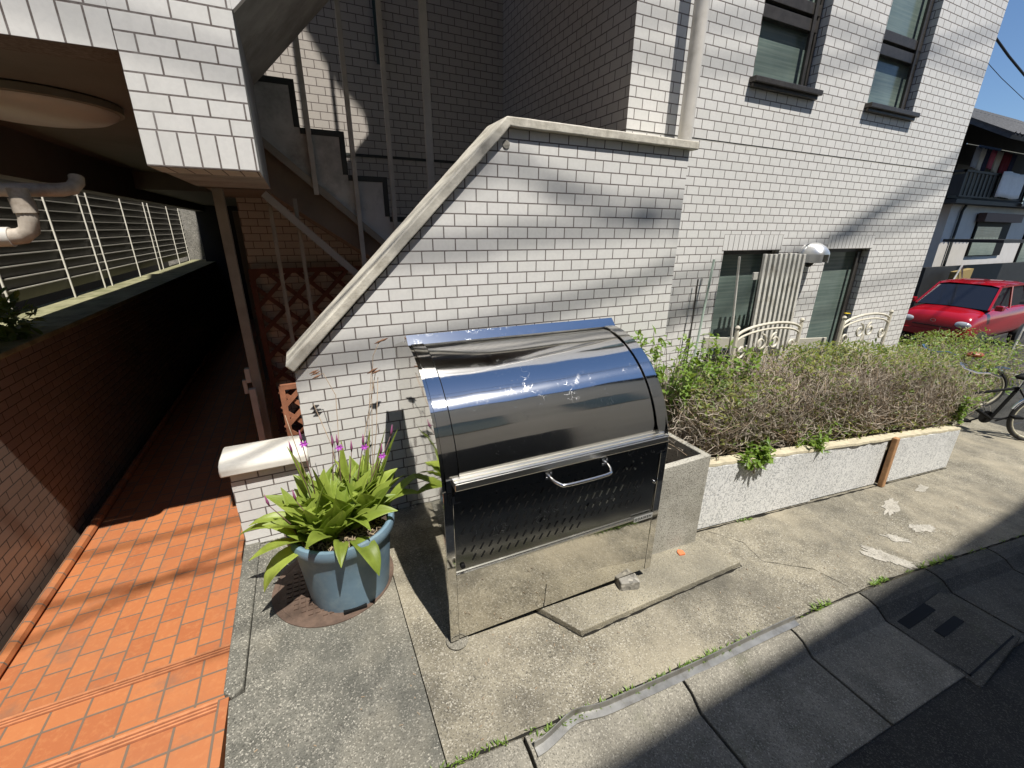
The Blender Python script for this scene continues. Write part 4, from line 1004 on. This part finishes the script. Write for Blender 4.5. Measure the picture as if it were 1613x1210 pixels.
def crack(name, pts, w=.004, dz=.0025):
    b = MB(); Q = []
    for (a, c) in zip(pts, pts[1:]):
        n = max(2, int(math.dist(a, c)/.02)); Q += [(a[0]+(c[0]-a[0])*k/n, a[1]+(c[1]-a[1])*k/n) for k in range(n)]
    Q.append(pts[-1]); 
    for i, (x, y) in enumerate(Q):
        dx, dy = (Q[min(i+1, len(Q)-1)][0]-Q[max(i-1, 0)][0], Q[min(i+1, len(Q)-1)][1]-Q[max(i-1, 0)][1]); L = math.hypot(dx, dy) or 1
        ww = w*(.35+abs(mnoise.noise(Vector((x*9, y*9, 2))))*2.2); j = .004*mnoise.noise(Vector((x*14, y*14, 5))); x += -dy/L*j; y += dx/L*j
        b.v += [(x-dy/L*ww, y+dx/L*ww, gz(x)+dz), (x+dy/L*ww, y-dx/L*ww, gz(x)+dz)]
    for i in range(len(Q)-1): b.f.append((2*i, 2*i+1, 2*i+3, 2*i+2))
    return b.build(name, crk, kind='structure')
crack('kerb_joint', [(x*.1, ykerb(x*.1)+.001) for x in range(-4, 62)], .005)
crack('slab_joint', [(.70, 1.32), (.857, 1.068), (1.3, 1.09), (1.928, 1.113), (1.862, 1.41)], .006)
crack('apron_crack', [(2.0, 1.40), (2.12, 1.25), (2.08, 1.1), (2.3, .95), (2.34, .80)], .0015)
crack('bed_joint', [(1.84, 1.425), (2.6, 1.394), (3.8, 1.343), (4.87, 1.298)], .006)
crack('wall_joint', [(-.39, 2.222), (.33, 2.222)], .004)
# weeds along the joints
b = MB()
def weed(x, y, n, s_):
    for k in range(n):
        px, py = x+rnd(-.03, .03), y+rnd(-.008, .008); a = rnd(0, 6.28)
        b.leaf((px, py, gz(px)), (math.cos(a)*.7, math.sin(a)*.7, rnd(.5, 1.6)), (0, 0, 1), s_*rnd(.5, 1.2), s_*.22, .3, 2)
for k in range(60): x = rnd(.5, 1.6); weed(x, .808-(x-.47)*.018, 6, .026)
for k in range(22): x = rnd(-.1, .5); weed(x, ykerb(x)+.003, 5, .022)
for k in range(26): x = rnd(1.85, 5.5); weed(x, ykerb(x)+.003, 6, .02)
for x in (2.0, 2.05, 2.1, 2.5, 2.55, 2.6, 2.95, 3.05, 3.1, 3.2): weed(x, ykerb(x)+.005, 14, .035)
for x in (2.3, 2.36): weed(x, 1.40, 12, .03)
for x in (1.62, 1.7, 1.76): weed(x, 1.325, 3, .02)
b.build('weeds', M_leafg, kind='stuff', fix=False)
b = MB()
for k in range(170):
    x = rnd(-.35, 4.5); y = rnd(ykerb(x)+.02, 1.25) if random.random() < .8 else rnd(.35, .6); a = rnd(0, 6.28); L = rnd(.004, .014)
    z = gz(x)+(.001 if y > ykerb(x) else -.062); b.tube([(x, y, z), (x+L*math.cos(a), y+L*math.sin(a), z+.002)], rnd(.0008, .002), 4)
b.build('litter', M_twig2, kind='stuff', fix=False)

# ================================================================== BICYCLE
def wheel(c, r_, parent, ax):
    A = Matrix.Rotation(ax, 3, 'Z'); 
    def ringpts(rr_, n=28): return [Vector(c)+A @ Vector((rr_*math.cos(2*math.pi*k/n), 0, rr_*math.sin(2*math.pi*k/n))) for k in range(n+1)]
    w = MB().tube(ringpts(r_), .019, 8, False).build('tyre', M_rubber, parent, smooth='all')
    MB().tube(ringpts(r_-.024), .012, 8, False).build('rim', tint('cream_rim', (.55, .52, .4), .4, .1, 4), w, smooth='all')
    b = MB()
    for k in range(16):
        t_ = 2*math.pi*k/16; b.tube([Vector(c), Vector(c)+A @ Vector(((r_-.024)*math.cos(t_), 0, (r_-.024)*math.sin(t_)))], .0014, 4, False)
    b.build('spokes', M_chrome, w)
    MB().tube([Vector(c)-A @ Vector((0, .04, 0)), Vector(c)+A @ Vector((0, .04, 0))], .018, 8).build('hub', M_chrome, w, smooth=True)
def bicycle(loc, rz, label, sadm, frm):
    t = thing('bicycle', label, 'bicycle', loc, rz, 'bicycles parked beside the hedge')
    r_ = .25; wheel((-.45, 0, r_), r_, t, 0); wheel((.48, 0, r_), r_, t, 0)
    b = MB(); bb_ = (-.02, 0, .22); st_ = (-.16, 0, .58); hd_ = (.34, 0, .56); hb = (.37, 0, .46)
    for a_, c_, rr_ in ((bb_, st_, .016), (bb_, hb, .018), (st_, hb, .014), (bb_, (-.45, 0, r_), .009), (st_, (-.45, 0, r_), .008), (hd_, hb, .018), (hb, (.48, 0, r_), .011)): b.tube([a_, c_], rr_, 8)
    b.build('frame', frm, t, smooth=True)
    for cc in ((-.45, 0, r_), (.48, 0, r_)):
        f = MB(); n = 12
        for i in range(n+1):
            a = R(20)+R(150)*i/n
            for yy, dr in ((-.022, 0), (0, .012), (.022, 0)): f.v.append((cc[0]+(r_+.03+dr)*math.cos(a), yy, cc[2]+(r_+.03+dr)*math.sin(a)))
        for i in range(n):
            for k in range(2): q = i*3+k; f.f.append((q, q+1, q+4, q+3))
        f.build('mudguard', M_chrome, t, smooth='all')
    s_ = MB(); n = 10
    s_.lathe([(0, .03), (.05, .026), (.075, .0), (.06, -.025), (0, -.03)], (0, 0, 0), 18); v = [(x*(1.7 if x > 0 else 1.1)-.02, y*(1-.5*max(0, x)/.075), z) for x, y, z in s_.v]; s_.v = v
    o = s_.build('saddle', sadm, t, smooth='all'); o.location = (-.19, 0, .70)
    MB().tube([(-.16, 0, .56), (-.185, 0, .69)], .012, 8).build('seat_post', M_chrome, t, smooth=True)
    MB().tube([(.22, -.20, .74), (.30, -.18, .77), (.33, -.08, .74), (.33, .08, .74), (.30, .18, .77), (.22, .20, .74)], .011, 8).build('handlebar', M_chrome, t, smooth=True)
    MB().tube([(.34, 0, .55), (.33, 0, .74)], .012, 8).build('stem', M_chrome, t, smooth=True)
    b = MB(); b.tube([(-.02, -.06, .22), (.10, -.09, .14)], .009, 6); b.tube([(-.02, .06, .22), (-.14, .09, .30)], .009, 6); b.box(.06, .14, -.15, -.09, .125, .15); b.box(-.18, -.10, .09, .15, .285, .31); b.lathe([(0, 0), (.07, 0), (.07, .006), (0, .006)], (-.02, -.05, .22), 20, 'y'); b.build('crank', M_black, t)
    b = MB()
    for yy in (-.05, 0, .05): b.tube([(-.62, yy, .54), (-.25, yy, .54)], .006, 6)
    b.tube([(-.62, -.06, .54), (-.62, .06, .54)], .006, 6); b.tube([(-.55, .06, .54), (-.45, .05, r_)], .006, 6); b.tube([(-.55, -.06, .54), (-.45, -.05, r_)], .006, 6); b.build('rear_rack', M_chrome, t, smooth=True)
    b = MB(); b.tube([(-.38, .06, .20), (-.42, .17, .0)], .009, 6); b.build('kickstand', M_chrome, t)
    return t
bicycle((6.42, 1.56, gz(6.4)-.02), R(146), 'small black and chrome bicycle with black saddle by the hedge end', M_black, M_black)
bicycle((7.35, 2.25, gz(7.3)), R(150), 'bicycle with brown saddle behind the black one', M_saddle, M_chrome)

# ================================================================== RED CAR
t = thing('red_car', 'red compact car parked beyond the low hedge', 'car', (13.35, 4.72, gz(13.4)-.02), R(0))
# local: -x is the front, half width .70
def carbody():
    st = [(-.02, .42, .55, .60), (.02, .30, .82, .66), (.20, .24, .93, .70), (.75, .20, 1.0, .72), (1.6, .2, 1.0, .73), (2.8, .2, 1.02, .73), (3.25, .25, 1.0, .70), (3.38, .35, .8, .64)]
    b = MB(); rows_ = []
    for x, z0, z1, w in st:
        ring_ = []
        for y, z in ((-w*.93, z0), (-w, z0+(z1-z0)*.35), (-w*.99, z0+(z1-z0)*.75), (-w*.9, z1-.02), (-w*.6, z1+.015), (0, z1+.03), (w*.6, z1+.015), (w*.9, z1-.02), (w*.99, z0+(z1-z0)*.75), (w, z0+(z1-z0)*.35), (w*.93, z0)): ring_.append((x, y, z))
        rows_.append(ring_); b.v += ring_
    n = 11
    for i in range(len(st)-1):
        for k in range(n): q = i*n+k; q2 = i*n+(k+1) % n; b.f.append((q, q2, q2+n, q+n))
    b.f += [tuple(range(n)), tuple((len(st)-1)*n+k for k in range(n))[::-1]]
    return b
o = carbody().build('body', M_red, t, smooth='all'); md = o.modifiers.new('sub', 'SUBSURF'); md.levels = 2; md.render_levels = 2
b = MB(); gl = [(.62, 1.0, .66), (1.22, 1.46, .54), (1.5, 1.52, .55), (2.6, 1.50, .55), (3.2, 1.0, .64)]
for x, z, w in gl: b.v += [(x, -w, z), (x, 0, z+.02), (x, w, z), (x, -w-.02, .97), (x, w+.02, .97)]
for i in range(len(gl)-1):
    q = i*5; b.f += [(q, q+1, q+6, q+5), (q+1, q+2, q+7, q+6), (q+3, q, q+5, q+8), (q+2, q+4, q+9, q+7)]
b.build('window_glass', M_carglass, t)
b = MB()
for x, z, w in gl[1:4]: b.v += [(x-.02 if x < 2 else x, -w-.005, z+.01), (x, -w*.7, z+.045), (x, w*.7, z+.045), (x-.02 if x < 2 else x, w+.005, z+.01)]
for i in range(2):
    q = i*4; b.f += [(q, q+1, q+5, q+4), (q+1, q+2, q+6, q+5), (q+2, q+3, q+7, q+6)]
b.f += [(0, 3, 7+4, 4+4)] if False else []
b.build('roof', M_red, t, smooth='all')
b = MB()
for s_ in (-1, 1):
    b.bar((.62, s_*.67, .99), (1.22, s_*.555, 1.48), .05, .035, (0, 1, 0)); b.bar((1.75, s_*.66, .99), (1.75, s_*.565, 1.5), .06, .03, (0, 1, 0)); b.bar((2.6, s_*.57, 1.5), (3.2, s_*.64, 1.0), .07, .035, (0, 1, 0)); b.bar((1.22, s_*.56, 1.49), (2.6, s_*.565, 1.51), .04, .04)
b.build('pillars', M_red, t)
for s_ in (-1, 1):
    b = MB(); b.lathe([(0, -.02), (.06, -.012), (.095, .02), (.10, .06)], (0, 0, 0), 20, 'x'); b.v = [(x, y*1.55, z*.85) for x, y, z in b.v]
    o = b.build('headlight', M_lens, t, smooth='all'); o.location = (.0, s_*.50, .68)
MB().box(-.055, -.03, -.62, .62, .36, .50).build('bumper', M_red, t, bev=.01)
MB().box(-.045, -.02, -.36, .36, .585, .60).build('grille', M_black, t)
b = MB(); b.lathe([(.028, -.012), (.035, -.012), (.035, 0), (.028, 0)], (0, 0, 0), 20, 'x'); b.v = [(x, y*1.5, z) for x, y, z in b.v]; o = b.build('badge', M_chrome, t); o.location = (-.02, 0, .72)
for x in (.55, 2.85):
    for s_ in (-1, 1):
        MB().lathe([(0, 0), (.20, 0), (.27, .01), (.27, .15), (.20, .16), (0, .16)], (x, s_*.66-.08, .27), 24, 'y').build('wheel', M_rubber, t, smooth=True)
b = MB(); b.box(.66, .80, -.86, -.73, 1.0, 1.12); b.box(.66, .80, .73, .86, 1.0, 1.12); b.build('side_mirror', M_red, t, bev=.02)
# ladder next to the car
t = thing('white_ladder', 'white metal ladder standing right of the red car', 'ladder', (11.0, 2.75, gz(11)))
b = MB(); b.tube([(0, 0, 0), (.35, 0, 1.45)], .015, 6); b.tube([(0, -.35, 0), (.35, -.35, 1.45)], .015, 6); b.build('rails', M_slat, t)
for k in range(6): u = (k+.5)/6; MB().tube([(.35*u, 0, 1.45*u), (.35*u, -.35, 1.45*u)], .011, 6).build('rung', M_slat, t)

# ================================================================== NEIGHBOUR HOUSE (right)
t = thing('neighbour_house', 'two storey beige house with dark balcony beyond the car', 'house', (18.4, 7, -1.1))
g0 = 0
MB().box(0, 10, 0, 7, 0, 3.56).build('ground_floor_wall', M_housew, t)
MB().box(-.9, 10, 1.5, 4, 3.56, 6.35).build('upper_floor_wall', tint('dark_upper_wall', (.06, .058, .06), .8, .2, 2), t)
MB().box(3.1, 5.0, 1.40, 1.495, 3.9, 5.0).build('upper_door', tint('brown_shutter', (.14, .12, .11), .6, .15, 4), t)
MB().box(-.75, 10.2, -.35, 1.5, 3.53, 3.64).build('balcony_floor', M_dark, t)
b = MB(); b.box(-.75, 10.2, -.36, -.30, 4.36, 4.42); b.box(-.75, 10.2, -.36, -.30, 3.70, 3.74)
k = -.7
while k < 10: b.box(k, k+.13, -.34, -.32, 3.74, 4.36); k += .26
b.build('balcony_railing', M_dark, t)
b = MB(); b.box(-.75, -.70, -.36, 1.5, 4.36, 4.42); b.box(-.75, -.72, -.36, 1.5, 3.74, 4.3); b.build('balcony_side', M_dark, t)
b = MB(); b.prism([(-1.2, 5.02), (2.8, 7.2), (2.8, 7.3), (-1.25, 5.12)], 'x', -1.3, 10.8); b.prism([(2.8, 7.2), (7.5, 4.9), (7.5, 5.0), (2.8, 7.3)], 'x', -1.3, 10.8)
rf = b.build('roof', M_roof, t)
b = MB()
for k in range(46): b.tube([(-1.28+.262*k, -1.27, 5.13), (-1.28+.262*k, 2.8, 7.32)], .045, 6, False)
b.build('roof_ridges', M_roof, rf)
wn = MB().box(2.0, 4.6, -.05, .02, 1.95, 3.2).build('window', M_black, t); MB().box(2.05, 3.9, -.07, -.052, 1.98, 2.9).build('window_pane', M_glass, wn); MB().box(1.85, 4.75, -.25, -.052, 3.05, 3.32).build('shutter_box', tint('brown_box', (.11, .06, .05), .6, .1, 3), wn)
wn = MB().box(6.2, 8.6, -.05, .02, .9, 3.1).build('window', M_black, t); MB().box(6.25, 7.3, -.07, -.052, .95, 3.05).build('window_pane', M_glass, wn)
MB().tube([(.75, -.06, 3.5), (.62, -.06, 3.35), (.62, -.06, 0)], .04, 8).build('downpipe', M_trim, t, smooth=True)
MB().box(-.9, 2.2, -1.7, -.4, 2.44, 2.52).build('carport_roof', M_dark, t)
o = MB().box(0, 9, -.05, .05, 0, 1.78).build('garden_fence', M_dark); o.location = (15.6, 6.1, -1.1); o['label'] = 'dark solid fence behind the red car'; o['category'] = 'fence'
# laundry
def cloth(name, label, x, y, z, w, h, m, wav=.02):
    b = MB(); nx, nz = 10, 5
    for j in range(nz+1):
        for i in range(nx+1): b.v.append((x+w*i/nx, y+wav*math.sin(i*1.9+j*.4), z-h*j/nz+.02*math.sin(i*.7)))
    for j in range(nz):
        for i in range(nx): q = j*(nx+1)+i; b.f.append((q, q+1, q+nx+2, q+nx+1))
    o = b.build(name, m, smooth='all'); md = o.modifiers.new('sol', 'SOLIDIFY'); md.thickness = .012; o['label'] = label; o['category'] = 'laundry'; o['group'] = 'laundry on the neighbour balcony'; return o
cloth('towel', 'white towel hung over the balcony rail', 19.75, 6.55, 3.37, 1.75, .72, M_white)
cloth('sheet', 'white sheet on the balcony rail at the right edge', 22.0, 6.55, 3.40, 2.2, .95, M_white)
LB = [('shirt', 'pale blue shirt drying on the balcony', 19.3, .35, .55, tint('pale_blue_cloth', (.45, .5, .62), .9, .1, 5)), ('shirt', 'white shirt drying on the balcony', 19.7, .28, .6, M_white), ('shirt', 'navy shirt drying on the balcony', 20.0, .3, .62, M_navy), ('towel', 'pink towel drying on the balcony', 20.4, .32, .52, M_pink), ('towel', 'grey towel drying on the balcony', 20.8, .4, .6, M_housew), ('towel', 'maroon towel drying on the balcony', 21.3, .62, .6, M_maroon), ('towel', 'navy towel at the end of the drying rail', 21.95, .3, .6, M_navy)]
for nm, lb, x, w, h, m in LB: cloth(nm, lb, x, 7.2, 4.08, w, h, m)
t = thing('drying_rail', 'blue plastic drying rail with hanging clothes', 'drying rail', (19.2, 7.2, 4.12))
MB().box(.2, 1.7, -.03, .03, -.02, .03).build('blue_bar', M_blue, t); MB().tube([(-.6, 0, 0), (3.6, 0, .02)], .015, 6).build('pole', M_chrome, t)
t = thing('cloth_airer', 'small white airer with a mustard bag behind the car', 'airer', (16.4, 5.6, .22))
MB().tube([(0, 0, .55), (-.25, 0, .1), (.3, 0, .12), (0, 0, .55)], .022, 5).build('airer_frame', M_slat, t)
b = MB(); b.prism([(.0, .35), (.95, .42), (.85, -.35), (-.02, -.30)], 'y', .05, .2); b.build('hanging_bag', M_mustard, t)

# ================================================================== OPPOSITE SIDE (throws the street shadow; mirrored in the locker)
t = thing('opposite_building', 'beige rendered building across the street', 'building', (0, 0, 0))
rooft = lambda z: .57-.46*z
MB().prism([(.2, -1.3), (14, -1.3), (14, 6.3), (7.0, 7.0), (5.6, 7.65), (.2, 7.65)], 'y', -9, -2.96).build('wall', M_oppw, t)
MB().box(.0, 14.2, -9.2, -2.94, 7.66, 7.78).build('eave', M_dark, t)
MB().box(-8, .19, -9, -4.3, -.2, 5.2).build('annexe_wall', M_oppw, t)
for x in (1.2, 4.0, 7.4, 10.4): 
    w_ = MB().box(x, x+1.4, -2.985, -2.93, 3.6, 4.9).build('window', M_frame, t); MB().box(x+.05, x+1.35, -2.929, -2.92, 3.65, 4.85).build('window_pane', M_glass, w_)
MB().box(1.0, 3.2, -2.955, -2.93, -.1, 2.1).build('door', M_dark, t)
t = thing('opposite_garage', 'dark garage opening across the street', 'garage'); MB().box(-2.6, .9, -2.9, -2.2, -.1, 1.75).build('garage_body', M_dark, t, bev=.2, seg=5)
# no box stands here; the landing beam shades the inner floor
# ================================================================== OVERHEAD WIRES
def lift(p, s_): return Vector(p)+Vector((.10, -.46, 1.0))*s_
WG = 'utility wires over the street'
wires = [  # facade points lifted towards the sun by s metres, radius
    ([(-3, 2.23, 1.3, 8.6), (.49, 2.23, 1.46, 8.6), (1.12, 2.23, 1.54, 8.6), (2.3, 2.23, 1.62, 8.6), (3.10, 2.5, 1.05, 9.1), (4.32, 2.5, 1.47, 8.9), (6.05, 2.5, 2.2, 8.5), (9, 2.5, 3.6, 8.0)], .017, 'thick black cable crossing high above the locker'),
    ([(-1.63, 2.61, -.32, 9.2), (-.59, 2.57, -.32, 9.2), (-.08, 2.23, .90, 8.7), (.66, 2.23, 1.0, 8.6), (1.39, 2.23, 1.13, 8.6), (1.76, 2.23, 1.21, 8.5), (2.28, 2.23, 1.34, 8.5), (6, 2.5, 2.0, 8.3)], .018, 'black cable sagging towards the passage'),
    ([(-1.6, 2.3, -.32, 10), (.7, 2.23, 1.75, 8.5), (1.44, 2.23, 1.74, 8.5), (2.28, 2.23, 1.73, 8.5), (5.5, 2.5, 1.62, 8.5)], .016, 'black wire over the upper part of the parapet'),
    ([(1.2, 2.5, 2.55, 8), (2.52, 2.5, 2.61, 8), (3.8, 2.5, 2.77, 8), (4.52, 2.5, 2.94, 8), (5.38, 2.5, 3.15, 8)], .010, 'black wire level with the upper window sashes'),
    ([(1.2, 2.5, 2.7, 8), (2.47, 2.5, 2.83, 8), (3.86, 2.5, 3.02, 8), (5.69, 2.5, 3.05, 8)], .010, 'thin wire above the upper windows'),
    ([(1.6, 2.5, 1.15, 9), (2.6, 2.5, .92, 9), (4.5, 2.5, .95, 9), (6.4, 2.5, 1.15, 9)], .011, 'black wire over the lower windows'),
    ([(-2.2, 1.9, -.14, 9.5), (-.5, 1.75, -.14, 9.5), (.8, 1.7, -.05, 9.5)], .010, 'short wire span over the passage mouth'),
]
for pts, r_, lb in wires:
    P = [lift(p[:3], p[3]) for p in pts]; Q = []
    P = [P[0]+(P[0]-P[1]).normalized()*6]+P+[P[-1]+(P[-1]-P[-2]).normalized()*14]
    for i in range(len(P)-1):
        for k in range(6):
            tt = k/6; p0 = P[max(i-1, 0)]; p1 = P[i]; p2 = P[i+1]; p3 = P[min(i+2, len(P)-1)]
            Q.append(.5*((2*p1)+(p2-p0)*tt+(2*p0-5*p1+4*p2-p3)*tt*tt+(3*p1-p0-3*p2+p3)*tt**3))
    Q.append(P[-1])
    o = MB().tube(Q, r_, 6).build('utility_wire', M_wire, smooth='all'); o['label'] = lb; o['category'] = 'wire'; o['group'] = WG
# wires seen against the sky on the right
for a, c, r_, lb in (((13, 8, 8.98), (30, 8, 5.24), .035, 'dark wire slanting across the blue sky'), ((13, 8, 8.06), (30, 8, 4.97), .010, 'faint thin wire above the neighbour roof')):
    o = MB().tube([a, ((a[0]+c[0])/2, (a[1]+c[1])/2, (a[2]+c[2])/2-.15), c], r_, 6).build('utility_wire', M_wire, smooth='all'); o['label'] = lb; o['category'] = 'wire'; o['group'] = WG
